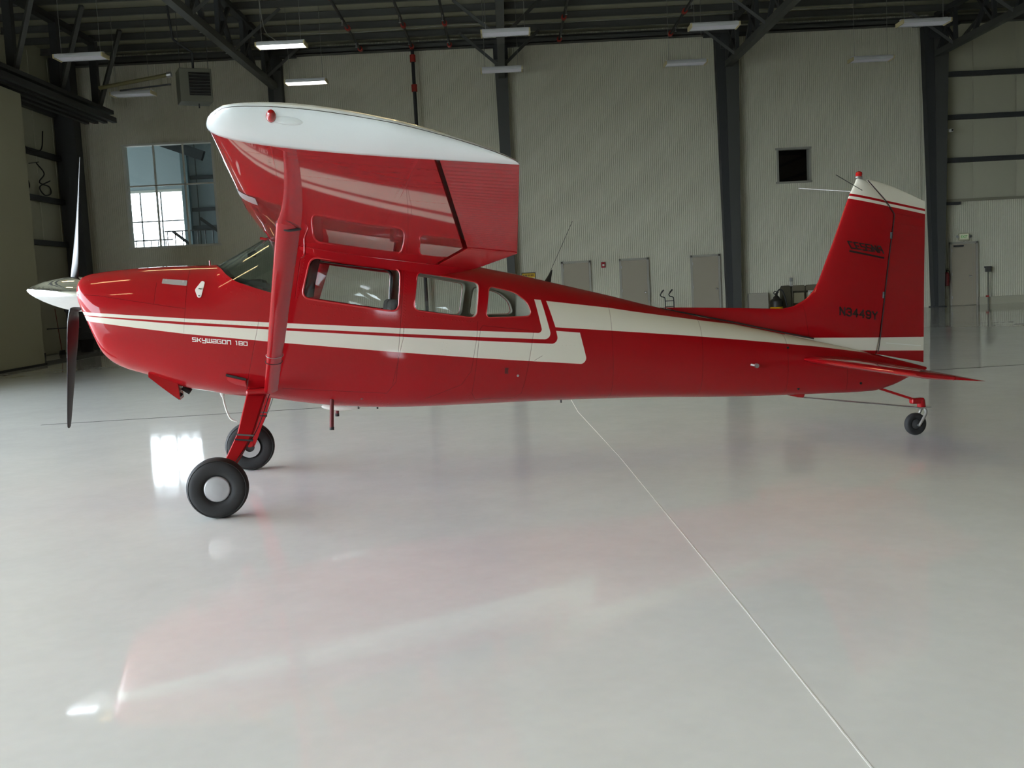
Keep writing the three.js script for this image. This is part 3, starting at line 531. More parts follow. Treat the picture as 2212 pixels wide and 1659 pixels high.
function paintCanvas(X0, X1, Y0, Y1, ppm, extra) {
  const W = Math.round((X1 - X0) * ppm), H = Math.round((Y1 - Y0) * ppm);
  const color = canvasTex(W, H, (c) => {
    c.setTransform(ppm, 0, 0, -ppm, -X0 * ppm, Y1 * ppm);
    c.fillStyle = RED; c.fillRect(X0 - 1, Y0 - 1, X1 - X0 + 2, Y1 - Y0 + 2);
    if (extra?.paint) extra.paint(c); else {
      c.fillStyle = WHITE;
      for (const { p } of STRIPES) {
        c.beginPath(); const n = p.length;
        p.forEach(([x, y, r], i) => { if (i === 0) c.moveTo(x, y); else if (r) c.arcTo(x, y, p[(i + 1) % n][0], p[(i + 1) % n][1], r); else c.lineTo(x, y); });
        c.closePath(); c.fill();
      }
    }
    c.strokeStyle = 'rgba(40,8,8,0.36)'; c.lineWidth = 0.0034;
    for (const s of extra?.seams || []) { c.beginPath(); s.forEach(([x, y], i) => i ? c.lineTo(x, y) : c.moveTo(x, y)); c.stroke(); }
  });
  const bump = canvasTex(W, H, (c) => {
    c.setTransform(ppm, 0, 0, -ppm, -X0 * ppm, Y1 * ppm);
    c.fillStyle = 'rgb(128,128,128)'; c.fillRect(X0 - 1, Y0 - 1, X1 - X0 + 2, Y1 - Y0 + 2);
    c.strokeStyle = 'rgb(70,70,70)'; c.lineWidth = 0.0045;
    for (const s of extra?.seams || []) { c.beginPath(); s.forEach(([x, y], i) => i ? c.lineTo(x, y) : c.moveTo(x, y)); c.stroke(); }
    for (const r of extra?.rivets || []) {
      let acc = 0; const step = r.step || 0.028;
      for (let i = 0; i < r.p.length - 1; i++) {
        const [x0, y0] = r.p[i], [x1, y1] = r.p[i + 1], L = Math.hypot(x1 - x0, y1 - y0);
        for (; acc < L; acc += step) {
          const x = x0 + (x1 - x0) * acc / L, y = y0 + (y1 - y0) * acc / L, q = c.createRadialGradient(x, y, 0, x, y, 0.0058);
          q.addColorStop(0, 'rgb(190,190,190)'); q.addColorStop(0.55, 'rgb(178,178,178)'); q.addColorStop(1, 'rgba(128,128,128,0)');
          c.fillStyle = q; c.fillRect(x - 0.006, y - 0.006, 0.012, 0.012);
        }
        acc -= L;
      }
    }
  }, false);
  for (const t of [color, bump]) t.wrapS = t.wrapT = THREE.ClampToEdgeWrapping;
  const mat = phys('#ffffff', { map: color, bumpMap: bump, bumpScale: 0.006, roughness: 0.5, specularIntensity: 0.1, clearcoat: extra?.coat ?? 0.6, clearcoatRoughness: 0.05 });
  const uv = (p) => [(p[0] - X0) / (X1 - X0), (p[1] - Y0) / (Y1 - Y0)];
  return { mat, uv };
}
const red = phys(RED, { roughness: 0.5, specularIntensity: 0.1, clearcoat: 0.7, clearcoatRoughness: 0.05 });

// ---- fuselage form
const fT = pchip([[-1.105, 1.80], [-1.09, 1.835], [-1.05, 1.866], [-0.935, 1.889], [-0.68, 1.906], [-0.46, 1.911], [-0.2, 1.909], [-0.02, 1.905], [0.06, 1.94], [0.25, 2.04], [0.49, 2.155], [0.75, 2.19], [1.1, 2.12], [1.5, 1.985], [2.0, 1.835], [2.22, 1.773], [2.44, 1.722], [2.77, 1.634], [3.27, 1.498], [3.78, 1.352], [4.44, 1.177], [5.32, 0.955], [5.9, 0.80], [6.3, 0.685], [6.43, 0.645]]);
const fB = pchip([[-1.105, 1.66], [-1.09, 1.60], [-1.05, 1.50], [-1.0, 1.35], [-0.943, 1.215], [-0.83, 1.115], [-0.62, 1.032], [-0.315, 0.906], [-0.17, 0.876], [0.04, 0.826], [0.26, 0.797], [0.59, 0.730], [0.92, 0.676], [1.42, 0.634], [1.93, 0.615], [2.73, 0.588], [3.57, 0.552], [4.51, 0.494], [5.19, 0.468], [5.84, 0.452], [6.06, 0.492], [6.27, 0.570], [6.38, 0.605], [6.43, 0.62]]);
const fW = pchip([[-1.105, 0.20], [-1.09, 0.26], [-1.05, 0.33], [-1.0, 0.375], [-0.943, 0.405], [-0.83, 0.435], [-0.62, 0.465], [-0.315, 0.495], [0.04, 0.52], [0.6, 0.545], [1.4, 0.55], [2.0, 0.53], [2.6, 0.475], [3.3, 0.385], [4.3, 0.265], [5.3, 0.155], [5.9, 0.095], [6.3, 0.05], [6.43, 0.015]]);
const fN = pchip([[-1.1, 2.3], [-0.9, 2.5], [-0.3, 2.9], [0.3, 3.6], [1.5, 4.0], [2.1, 3.4], [2.8, 2.8], [4.5, 2.4], [6.4, 2.2]]);
function ring(X, off = 0, n = 88) {
  const t = fT(X) - off, b = fB(X) + off, w = fW(X) - off, yc = (t + b) / 2, h = (t - b) / 2, e = 2 / fN(X), out = [];
  for (let i = 0; i < n; i++) {
    const a = i / n * 2 * Math.PI, c = Math.cos(a), s = Math.sin(a);
    out.push([X, yc + h * Math.sign(s) * Math.abs(s) ** e, w * Math.sign(c) * Math.abs(c) ** e]);
  }
  return out;
}
function side(X, y, off = 0) {
  const t = fT(X) - off, b = fB(X) + off, yc = (t + b) / 2, h = (t - b) / 2, n = fN(X), q = Math.abs(y - yc) / h;
  return q >= 1 ? 0 : (fW(X) - off) * (1 - q ** n) ** (1 / n);
}
const range = (a, b, n) => Array.from({ length: n + 1 }, (_, i) => a + (b - a) * i / n);
const CUTX = 2.6;
const frontX = [-1.105, -1.098, -1.09, -1.08, -1.065, -1.05, -1.03, ...range(-1.01, -0.9, 5), ...range(-0.87, 0, 14), ...range(0.03, 0.6, 14), ...range(0.66, CUTX, 26)];
const cowlPaint = paintCanvas(-1.15, -0.15, 0.8, 2.0, 1000, {
  seams: [[[-1.08, 1.722], [-0.9, 1.698], [-0.6, 1.636], [-0.241, 1.562]], [[-0.46, 1.78], [-0.485, 1.612]], [[-0.205, 1.91], [-0.335, 0.9]]],
  rivets: [{ p: [[-0.975, 1.9], [-1.0, 1.75]], step: 0.04 }, { p: [[-0.24, 1.56], [-0.34, 0.95]], step: 0.06 }],
});
// windows (side view), then the shell
const WINDOWS = [
  { name: 'door window', p: [[0.650, 1.604], [0.742, 1.922], [1.452, 1.799], [1.412, 1.448]], r: 0.07 },
  { name: 'rear window', p: [[1.537, 1.457], [1.588, 1.765], [2.098, 1.652], [2.052, 1.364]], r: 0.05 },
  { name: 'small curved rear window', p: [[2.13, 1.362], [2.178, 1.622], [2.40, 1.558], [2.50, 1.47], [2.525, 1.38], [2.50, 1.352]], r: 0.045 },
];
const SCREEN = [[-0.012, 1.9], [0.035, 1.868], [0.072, 1.82], [0.149, 1.758], [0.271, 1.708], [0.412, 1.657], [0.52, 1.63], [0.545, 1.66], [0.635, 2.0], [0.62, 2.06], [0.46, 2.105], [0.40, 2.3], [0.0, 2.3], [-0.05, 1.96]];
function rounded(p, r, seg = 6) {
  const out = [], n = p.length;
  for (let i = 0; i < n; i++) {
    const a = p[(i + n - 1) % n], b = p[i], c = p[(i + 1) % n];
    const la = Math.hypot(a[0] - b[0], a[1] - b[1]), lc = Math.hypot(c[0] - b[0], c[1] - b[1]), d = Math.min(r, la * 0.45, lc * 0.45);
    const s = [b[0] + (a[0] - b[0]) * d / la, b[1] + (a[1] - b[1]) * d / la], e = [b[0] + (c[0] - b[0]) * d / lc, b[1] + (c[1] - b[1]) * d / lc];
    for (let k = 0; k <= seg; k++) { const t = k / seg; out.push([(1 - t) ** 2 * s[0] + 2 * t * (1 - t) * b[0] + t * t * e[0], (1 - t) ** 2 * s[1] + 2 * t * (1 - t) * b[1] + t * t * e[1]]); }
  }
  return out;
}
const near = { };
const mirrorIf = (s, g) => (s > 0 ? g : mirrorZ(g));
{
  const seamPanel = [[[1.452, 1.33], [1.44, 1.24], [1.33, 0.86]], [[2.078, 1.26], [2.06, 1.17], [1.99, 0.74], [2.02, 0.68], [2.36, 0.665], [2.42, 0.70], [2.50, 1.05], [2.535, 1.22]], [[2.07, 1.26], [2.10, 1.30], [2.5, 1.235]], [[0.165, 0.885], [0.31, 1.45]],
    [[2.06, 1.335], [2.045, 1.2], [1.985, 0.93], [1.9, 0.82], [1.6, 0.72]], [[0.60, 1.60], [0.66, 1.90], [0.70, 1.945], [0.76, 1.955], [1.43, 1.84], [1.48, 1.79], [1.435, 1.43], [1.36, 0.88], [1.28, 0.79], [0.45, 0.885]], [[2.53, 0.98], [2.75, 1.09]]];
  const cabPaint = paintCanvas(-0.36, CUTX + 0.05, 0.55, 2.3, 675, {
    seams: seamPanel,
    rivets: [{ p: [[0.02, 1.845], [0.09, 1.76], [0.16, 1.71], [0.28, 1.66], [0.42, 1.61], [0.5, 1.59]] }, { p: [[-0.02, 1.80], [0.1, 1.68], [0.28, 1.61], [0.44, 1.565]], step: 0.045 },
      { p: [[0.61, 1.58], [0.7, 1.93], [0.78, 1.965], [1.46, 1.85]], step: 0.026 }, { p: [[1.47, 1.84], [1.495, 1.78], [1.45, 1.42], [1.40, 1.41], [0.68, 1.555]], step: 0.024 }, { p: [[1.46, 1.9], [1.505, 1.78], [1.462, 1.41], [1.42, 1.2], [1.33, 0.86]], step: 0.024 },
      { p: [[0.7, 1.48], [1.4, 1.36]], step: 0.05 }, { p: [[0.06, 1.42], [0.165, 0.885]], step: 0.03 }, { p: [[-0.23, 1.46], [0.4, 1.395]], step: 0.04 }, { p: [[-0.26, 0.96], [0.0, 0.985]], step: 0.06 }, { p: [[-0.1, 1.17], [0.2, 1.08]], step: 0.04 },
      { p: [[0.35, 0.90], [0.6, 0.86], [1.3, 0.75]], step: 0.05 }, { p: [[0.4, 0.83], [1.3, 0.70]], step: 0.05 }, { p: [[1.55, 1.41], [2.04, 1.33]], step: 0.03 }, { p: [[1.95, 0.74], [1.93, 0.66]], step: 0.025 }, { p: [[1.975, 0.74], [1.955, 0.66]], step: 0.025 }, { p: [[1.76, 1.18], [1.74, 1.09]], step: 0.03 }, { p: [[1.79, 1.17], [1.77, 1.08]], step: 0.03 }, { p: [[0.3, 0.8], [1.6, 0.645]], step: 0.05 }],
  });
  const ev = new Evaluator(); ev.attributes = ['position', 'normal', 'uv']; ev.useGroups = true;
  const brush = (g, m) => { const b = new Brush(g, m); b.updateMatrixWorld(); return b; };
  const outer = (uv) => loft(frontX.map((X) => ring(X)), { uv });
  // slanted cut between cowling and cabin
  const half = (uv) => { const g = extrude([[-3, 0], [-0.328 - 0.1437 * 1, 0], [-0.328 + 0.1437 * 2, 3], [-3, 3]], 4).translate(0, 0, -2); return g; };
  const cut = [[-3, 0.2], [-0.335 + 0.1437 * (0.2 - 0.962), 0.2], [-0.335 + 0.1437 * (2.6 - 0.962), 2.6], [-3, 2.6]];
  const cutGeo = extrude(cut, 4).translate(0, 0, -2);
  const cowl = ev.evaluate(brush(outer(cowlPaint.uv), cowlPaint.mat), brush(cutGeo, cowlPaint.mat), INTERSECTION);
  const cg = obj('cowling', cowl.geometry, cowlPaint.mat, air); cg.geometry.clearGroups(); near.cowl = cg;
  const cabin = ev.evaluate(brush(outer(cabPaint.uv), cabPaint.mat), brush(cutGeo, cabPaint.mat), SUBTRACTION);
  const inX = [-0.16, -0.1, 0, 0.08, 0.16, 0.24, 0.32, 0.4, 0.5, ...range(0.6, CUTX - 0.04, 20)];
  let shell = ev.evaluate(brush(cabin.geometry, cabPaint.mat), brush(loft(inX.map((X) => ring(X, 0.028))), M.headliner), SUBTRACTION);
  shell.updateMatrixWorld();
  const both = [...WINDOWS.map((w) => extrude(rounded(w.p, w.r), 2).translate(0, 0, -1)), extrude(rounded(SCREEN, 0.02, 3), 2).translate(0, 0, -1)];
  for (const g of both) { shell = ev.evaluate(shell, brush(g, M.interior), SUBTRACTION); shell.updateMatrixWorld(); }
  const sm = obj('fuselage', shell.geometry, shell.material, air); near.cabin = sm;
  // windshield: the thin outer skin inside the screen outline
  const scX = range(-0.04, 0.72, 26);
  const thin = ev.evaluate(brush(loft(scX.map((X) => ring(X, 0.008))), M.glassTint), brush(loft(scX.map((X) => ring(X, 0.012))), M.glassTint), SUBTRACTION);
  thin.updateMatrixWorld();
  const ws = ev.evaluate(thin, brush(extrude(rounded(SCREEN.map(([x, y]) => [x + (x < 0.5 ? -0.004 : 0.004), y - 0.004]), 0.02, 3), 2).translate(0, 0, -1), M.glassTint), INTERSECTION);
  const wsm = obj('windshield', ws.geometry, M.glassTint, air); wsm.geometry.clearGroups();
  // side panes and their rubber frames, both sides
  for (const s of [1, -1]) for (const w of WINDOWS) {
    const rim = rounded(w.p, w.r), cx = rim.reduce((t, p) => t + p[0], 0) / rim.length, cy = rim.reduce((t, p) => t + p[1], 0) / rim.length;
    const n = rim.length, K = 8, pos = [], uv = [], idx = [];
    for (let k = 0; k <= K; k++) for (const [x, y] of rim) { const t = k / K * 1.006, X = cx + (x - cx) * t, Y = cy + (y - cy) * t; pos.push(X, Y, s * (side(X, Y) - 0.012 + 0.006 * (1 - (k / K) ** 2))); uv.push(X, Y); }
    for (let k = 0; k < K; k++) for (let j = 0; j < n; j++) { const a = k * n + j, b = k * n + (j + 1) % n, c = a + n, d = b + n; if (s > 0) idx.push(a, c, b, b, c, d); else idx.push(a, b, c, b, d, c); }
    const g = new THREE.BufferGeometry(); g.setAttribute('position', new THREE.Float32BufferAttribute(pos, 3)); g.setAttribute('uv', new THREE.Float32BufferAttribute(uv, 2)); g.setIndex(idx); g.computeVertexNormals();
    const pane = obj('side_window', g, M.glass, air, s > 0 ? w.name : undefined);
    const pts = rim.filter((p, i) => i === 0 || Math.hypot(p[0] - rim[i - 1][0], p[1] - rim[i - 1][1]) > 0.002).map(([x, y]) => V(x, y, s * (side(x, y) - 0.002)));
    obj('window_frame', new THREE.TubeGeometry(new THREE.CatmullRomCurve3(pts, true, 'centripetal'), 160, w === WINDOWS[0] ? 0.009 : 0.005, 6, true), M.redPlain, pane);
    const band = (k, d) => pts.map((p) => { const x = cx + (p.x - cx) * k, y = cy + (p.y - cy) * k; return [x, y, s * (side(x, y) - d)]; });
    const rv = [band(1.004, 0.016), band(0.992, 0.03), band(0.975, 0.075), band(1.05, 0.08)]; if (s < 0) rv.reverse();
    if (w === WINDOWS[0]) obj('door_post', mirrorIf(s, loft([[1.604, 0.645, 0.745], [1.70, 0.672, 0.765], [1.80, 0.70, 0.79], [1.915, 0.735, 0.825]].map(([y, xa, xb]) => [[xa - 0.02, y, side(xa, y) - 0.03], [xa - 0.02, y, side(xa, y) - 0.075], [xb - 0.012, y, side(xb, y) - 0.075], [xb, y, side(xb, y) - 0.06], [xb, y, side(xb, y) - 0.045], [xb - 0.012, y, side(xb, y) - 0.03]]))), M.blackGloss, pane);
    obj('inner_trim', loft(rv, { caps: false }), w === WINDOWS[0] ? M.blackGloss : M.headliner, pane);
  }
}
{ // tail cone
  const pt = paintCanvas(CUTX - 0.05, 6.5, 0.4, 1.8, 512, {
    seams: [[[3.24, 1.5], [3.24, 0.56]], [[4.10, 1.26], [4.08, 0.52]], [[4.95, 1.05], [4.93, 0.47]], [[5.55, 0.72], [5.56, 0.47]]],
    rivets: [{ p: [[2.64, 1.1], [2.9, 1.08]], step: 0.035 }, { p: [[5.3, 0.93], [5.9, 0.80]], step: 0.09 }],
  });
  const X = [...range(CUTX, 5.6, 44), ...range(5.68, 6.38, 16), 6.4, 6.415, 6.43];
  near.tail = obj('tail_cone', loft(X.map((x) => ring(x)), { uv: pt.uv }), pt.mat, air);
}
// ---- lettering: ribbons laid on the skin
air.updateMatrixWorld(true);
function onSkin(mesh, lift = 0.0012) {
  const ray = new THREE.Raycaster(), inv = air.matrixWorld.clone().invert(), dir = V(0, 0, -1).transformDirection(air.matrixWorld);
  return (x, y) => { ray.set(V(x, y, 3).applyMatrix4(air.matrixWorld), dir); const h = ray.intersectObject(mesh, false)[0]; return h ? h.point.applyMatrix4(inv).z + lift : 0; };
}
function ribbons(strokes, map, width, zf) {               // strokes in letter space; map -> [x, y] in metres
  const pos = [], quad = (a, b, c, d) => { for (const p of [a, b, c, a, c, d]) pos.push(p[0], p[1], zf(p[0], p[1])); };
  for (const s of strokes) {
    const q = s.map(map);
    for (let i = 0; i < q.length - 1; i++) {
      const [ax, ay] = q[i], [bx, by] = q[i + 1], L = Math.hypot(bx - ax, by - ay), ux = (bx - ax) / L, uy = (by - ay) / L, h = width / 2;
      const e0 = h * 0.98, nx = -uy * h, ny = ux * h, N = Math.ceil(L / 0.02), at = (k) => { const d = -e0 + (L + 2 * e0) * k / N; return [ax + ux * d, ay + uy * d]; };
      for (let k = 0; k < N; k++) { const a = at(k), b = at(k + 1); quad([a[0] - nx, a[1] - ny], [b[0] - nx, b[1] - ny], [b[0] + nx, b[1] + ny], [a[0] + nx, a[1] + ny]); }
    }
  }
  const g = new THREE.BufferGeometry(); g.setAttribute('position', new THREE.Float32BufferAttribute(pos, 3)); g.computeVertexNormals(); return g;
}
const GLYPH = { // strokes on a unit box, y up
  S: [[[1, 1], [0, 1], [0, 0.52], [1, 0.48], [1, 0], [0, 0]]], K: [[[0, 1], [0, 0]], [[0.95, 1], [0.45, 0.5], [0, 0.5]], [[0.45, 0.5], [1, 0]]], Y: [[[0, 1], [0, 0.45], [1, 0.45]], [[1, 1], [1, -0.2], [0.1, -0.2]]],
  W: [[[0, 1], [0, 0], [1, 0], [1, 1]], [[0.5, 1], [0.5, 0]]], a: [[[0, 1], [1, 1], [1, 0], [0, 0], [0, 0.5], [1, 0.5]]], G: [[[1, 1], [0, 1], [0, 0], [1, 0], [1, 0.5], [0.55, 0.5]]], O: [[[0, 1], [1, 1], [1, 0], [0, 0], [0, 1]]],
  n: [[[0, 0], [0, 1], [1, 1], [1, 0]]], 1: [[[0.2, 1], [0.6, 1], [0.6, 0]]], 8: [[[0, 1], [1, 1], [1, 0], [0, 0], [0, 1]], [[0, 0.5], [1, 0.5]]], 0: [[[0, 1], [1, 1], [1, 0], [0, 0], [0, 1]]],
  C: [[[1, 1], [0, 1], [0, 0], [1, 0]]], E: [[[1, 1], [0, 1], [0, 0], [1, 0]], [[0, 0.5], [0.8, 0.5]]], N: [[[0, 0], [0, 1], [1, 0], [1, 1]]], A: [[[0, 0], [0, 0.75], [0.3, 1], [1, 1], [1, 0]], [[0, 0.45], [1, 0.45]]],
  3: [[[0, 0.86], [0.25, 1], [0.75, 1], [1, 0.85], [1, 0.65], [0.75, 0.52], [0.4, 0.52]], [[0.75, 0.52], [1, 0.38], [1, 0.15], [0.75, 0], [0.25, 0], [0, 0.14]]], 4: [[[0.75, 0], [0.75, 1], [0, 0.3], [1, 0.3]]],
  9: [[[1, 0.6], [0.75, 0.42], [0.25, 0.42], [0, 0.58], [0, 0.84], [0.25, 1], [0.75, 1], [1, 0.84], [1, 0.2], [0.7, 0], [0.3, 0], [0.05, 0.12]]], y: [[[0, 1], [0.5, 0.5], [1, 1]], [[0.5, 0.5], [0.5, 0]]],
};
function word(text, o, right, up, gap, width, zf, wide = {}) {   // o = lower left, right and up = vectors spanning the word
  const ws = [...text].map((c) => (c === ' ' ? 0.6 : wide[c] || 1)), tot = ws.reduce((a, b) => a + b, 0) + gap * (text.length - 1), strokes = [];
  let x = 0;
  [...text].forEach((c, i) => { if (c !== ' ') for (const s of GLYPH[c]) strokes.push(s.map(([u, v]) => [(x + u * ws[i]) / tot, v])); x += ws[i] + gap; });
  return ribbons(strokes, ([u, v]) => [o[0] + right[0] * u + up[0] * v, o[1] + right[1] * u + up[1] * v], width, zf);
}
obj('lettering', word('SKYWaGOn 180', [-0.213, 1.306], [0.416, -0.0575], [0.001, 0.028], 0.42, 0.0062, onSkin(near.cabin), { 1: 0.6, W: 1.25 }), M.whitePaint, air, 'small white lettering under the side stripe');

// ---- spinner and propeller (thrust line tilted seven degrees up)
{
  const prop = group('propeller', air, [-1.12, 1.722, 0]); prop.rotation.z = -7 * Math.PI / 180;
  obj('spinner', crease(lathe([[0, 0.405], [0.012, 0.398], [0.03, 0.378], [0.055, 0.335], [0.083, 0.27], [0.108, 0.195], [0.126, 0.125], [0.137, 0.06], [0.142, 0.0], [0.142, -0.03], [0.0, -0.03]], 64).rotateZ(Math.PI / 2), 50), M.chrome, prop);
  const blade = (sgn) => {
    const R = [0.09, 0.14, 0.18, 0.24, 0.32, 0.42, 0.55, 0.7, 0.85, 0.97, 1.05, 1.09, 1.1];
    const chord = pchip([[0.09, 0.07], [0.14, 0.085], [0.24, 0.125], [0.42, 0.142], [0.6, 0.138], [0.85, 0.115], [1.05, 0.088], [1.09, 0.07], [1.1, 0.03]]);
    const th = pchip([[0.09, 0.06], [0.18, 0.045], [0.3, 0.026], [0.6, 0.016], [1.1, 0.006]]), tw = pchip([[0.09, 42], [0.3, 29], [0.6, 17], [1.1, 9]]);
    return loft(R.map((r) => {
      const b = tw(r) * Math.PI / 180, c = chord(r), t = th(r), out = [];
      for (let i = 0; i < 20; i++) {
        const a = i / 20 * 2 * Math.PI, u = Math.cos(a) * c / 2, v = Math.sin(a) * t / 2 * (Math.sin(a) > 0 ? 1.2 : 0.6);
        // u along the chord (leading edge turns to -z at the top), v through the thickness (forward)
        out.push([-(Math.sin(b) * u + Math.cos(b) * v) - 0.04, sgn * r, sgn * (-Math.cos(b) * u + Math.sin(b) * v)]);
      }
      return sgn > 0 ? out : out;
    }));
  };
  obj('propeller_blade', blade(1), M.blade, prop); obj('propeller_blade', blade(-1), M.blade, prop);
}
// ---- wings
function wingAt(z) {
  const a = Math.abs(z);
  if (a <= 2.54) return { le: [0.37 + (2.54 - a) * 0.014, 2.13 + 0.02 * a], te: [2.04 - 0.008 * a, 1.745 + 0.0315 * a], t: 0.12 };
  const u = (a - 2.54) / 2.71;
  return { le: [0.37 + 0.025 * u, 2.18 + 0.075 * u], te: [2.02 - 0.51 * u, 1.825 + 0.265 * u], t: 0.12 - 0.008 * u };
}
function foil(x, t) {
  const yt = 5 * t * (0.2969 * Math.sqrt(x) - 0.126 * x - 0.3516 * x * x + 0.2843 * x ** 3 - 0.1030 * x ** 4);
  const yc = x < 0.4 ? 0.02 / 0.16 * (0.8 * x - x * x) : 0.02 / 0.36 * (0.2 + 0.8 * x - x * x);
  return [yc + yt, yc - yt];
}
function wingPoint(s, x, up, k = 1, lift = 0) {
  const dx = s.te[0] - s.le[0], dy = s.te[1] - s.le[1], f = foil(x, s.t), mid = (f[0] + f[1]) / 2, y = (mid + (f[up ? 0 : 1] - mid) * k + lift), c = Math.hypot(dx, dy);
  return [s.le[0] + dx * x - dy * y, s.le[1] + dy * x + dx * y];
}
const hingeAt = (z) => { const a = Math.abs(z), s = wingAt(z), hx = a <= 2.54 ? 1.70 + (2.54 - a) * 0.02 : 1.70 - (a - 2.54) / 2.71 * 0.494; return (hx - s.le[0]) / (s.te[0] - s.le[0]); };
const cosx = (n) => range(0, 1, n).map((t) => (1 - Math.cos(Math.PI * t)) / 2);
{
  // skin relief: spanwise and chordwise rivet laps and slight quilting between the ribs
  const wb = canvasTex(1024, 1024, (c, w, h) => {
    c.fillStyle = 'rgb(128,128,128)'; c.fillRect(0, 0, w, h);
    for (let i = 0; i < 260; i++) { const x = rnd() * w, y = rnd() * h, r = 18 + rnd() * 60, d = rnd() < 0.5 ? 0 : 255, q = c.createRadialGradient(x, y, 0, x, y, r); q.addColorStop(0, `rgba(${d},${d},${d},0.10)`); q.addColorStop(1, `rgba(${d},${d},${d},0)`); c.fillStyle = q; for (const ox of [-w, 0, w]) for (const oy of [-h, 0, h]) { c.setTransform(1, 0, 0, 1, ox, oy); c.fillRect(x - r, y - r, 2 * r, 2 * r); } c.setTransform(1, 0, 0, 1, 0, 0); }
    for (const y of [0, 0.29, 0.62]) { c.fillStyle = 'rgba(60,60,60,0.7)'; c.fillRect(0, y * h, w, 4); for (let x = 0; x < w; x += 22) { c.fillStyle = 'rgba(230,230,230,0.8)'; c.beginPath(); c.arc(x, y * h + 14, 3, 0, 7); c.fill(); } }
    for (const x of [0.1, 0.35, 0.6, 0.85]) { for (let y = 0; y < h; y += 24) { c.fillStyle = 'rgba(230,230,230,0.8)'; c.beginPath(); c.arc(x * w, y, 3, 0, 7); c.fill(); } c.fillStyle = 'rgba(90,90,90,0.5)'; c.fillRect(x * w + 8, 0, 3, h); }
  }, false);
  wb.repeat.set(0.62, 0.62);
  const wingRed = phys(RED, { roughness: 0.5, specularIntensity: 0.1, clearcoat: 0.85, clearcoatRoughness: 0.03, bumpMap: wb, bumpScale: 0.016 });
  const xs = cosx(26), tipWhite = phys('#d8dddd', { roughness: 0.25, clearcoat: 0.8, clearcoatRoughness: 0.06 });
  const zs = [0, 0.3, 0.6, 1.1, 1.6, 2.1, 2.54, 2.9, 3.4, 3.9, 4.4, 4.9, 5.22];
  const main = loft(zs.map((z) => {
    const s = wingAt(z), h = hingeAt(z) - 0.012, r = [];
    for (const x of [...xs].reverse()) r.push([...wingPoint(s, x * h, true), z]);
    for (const x of xs.slice(1)) r.push([...wingPoint(s, x * h, false), z]);
    return r;
  }), { uv: (p) => [p[2], p[0]] });
  // hinged surface with stamped beads running along the chord
  const flapLike = (z0, z1) => {
    const n = Math.round((z1 - z0) / 0.0125), X = range(0, 1, 9), rings = [];
    for (let i = 0; i <= n; i++) {
      const z = z0 + (z1 - z0) * i / n, s = wingAt(z), h = hingeAt(z) + 0.006, r = [], e = Math.min(i, n - i) * 0.0125;
      const bead = (x) => 0.0026 * Math.max(0, Math.sin((z - z0) / 0.075 * 2 * Math.PI)) * Math.min(1, x / 0.12) * Math.min(1, (1 - x) / 0.08) * (e > 0.02 ? 1 : 0);
      for (const x of [...X].reverse()) { const q = h + (1 - h) * x; r.push([...wingPoint(s, q, true, 1, bead(x) * 0.6 + (x === 1 ? 0.0012 : 0)), z]); }
      for (const x of X) { const q = h + (1 - h) * x; r.push([...wingPoint(s, q, false, 1, -bead(x) - (x === 1 ? 0.0012 : 0)), z]); }
      rings.push(r);
    }
    return crease(loft(rings, { uv: (p) => [p[2], p[0]] }), 40);
  };
  const matte = phys(RED, { roughness: 0.5, specularIntensity: 0.1, clearcoat: 0.3, clearcoatRoughness: 0.1 });
  const tip = crease(loft([-0.12, ...range(0, 1, 14)].map((t) => {
    const q = wingAt(5.22), r = [], dx = q.te[0] - q.le[0], dy = q.te[1] - q.le[1], s = Math.max(0, t), z0 = 5.228, dz = t < 0 ? -0.016 : 0.235 * (1 - (1 - s) ** 1.9), lip = t < 0 ? 0 : 1, b = s ** 1.15;
    const P = (x, up) => {                               // narrows towards both ends; underside sweeps up to meet the rounded outer edge
      const f = foil(x, q.t), meet = f[1] + (f[0] - f[1]) * 0.80, top = f[0] + (meet - f[0]) * s ** 4 + 0.002 * lip, bot = f[1] + (meet - f[1]) * b - 0.003 * lip * (1 - s);
      const u = x < 0.06 ? x - 0.004 * lip * (1 - s) + 0.02 * s * s * (1 - x / 0.06) : x + (0.002 * lip - 0.012 * s) * (x - 0.06), y = Math.max(top, bot + 0.0005), v = up ? y : Math.min(bot, y);
      return [q.le[0] + dx * u - dy * v, q.le[1] + dy * u + dx * v, z0 + dz * (t < 0 ? 1 : Math.min(1, Math.sqrt((1 - x) / 0.45) + 0.03) * Math.min(1, 0.4 + 0.6 * Math.sqrt(x / 0.07)))];
    };
    for (const x of [...xs].reverse()) r.push(P(x, true));
    for (const x of xs.slice(1, -1)) r.push(P(x, false));
    return r;
  }), { caps: false }), 60);
  const ail = flapLike(2.62, 5.205), flap = flapLike(0.62, 2.59);
  for (const s of [1, -1]) {
    const f = (g) => (s > 0 ? g : mirrorZ(g));
    const w = obj('wing', f(crease(main, 40)), wingRed, air, s > 0 ? 'near wing' : undefined);
    obj('aileron', f(ail), matte, w); obj('flap', f(flap), matte, w);
    obj('wing_tip', f(tip), tipWhite, w, 'white wing tip cap');
    // hinge brackets closing the gap from above
    obj('hinge_cover', f(loft([0.62, 1.3, 1.9, 2.54, 3.2, 3.9, 4.6, 5.2].map((z) => { const h = hingeAt(z), q = wingAt(z); return [[...wingPoint(q, h - 0.02, true, 0.9), z], [...wingPoint(q, h + 0.03, true, 0.9), z], [...wingPoint(q, h + 0.03, true, 0.7), z], [...wingPoint(q, h - 0.02, true, 0.7), z]]; }))), M.rubber, w);
    // navigation light on the tip: red lens in a white teardrop fairing
    const tz = 5.385, L = wingAt(5.22), c = wingPoint(L, 0.17, true, 0.8), c2 = wingPoint(L, 0.3, true, 0.8);
    const nl = group('navigation_light', w);
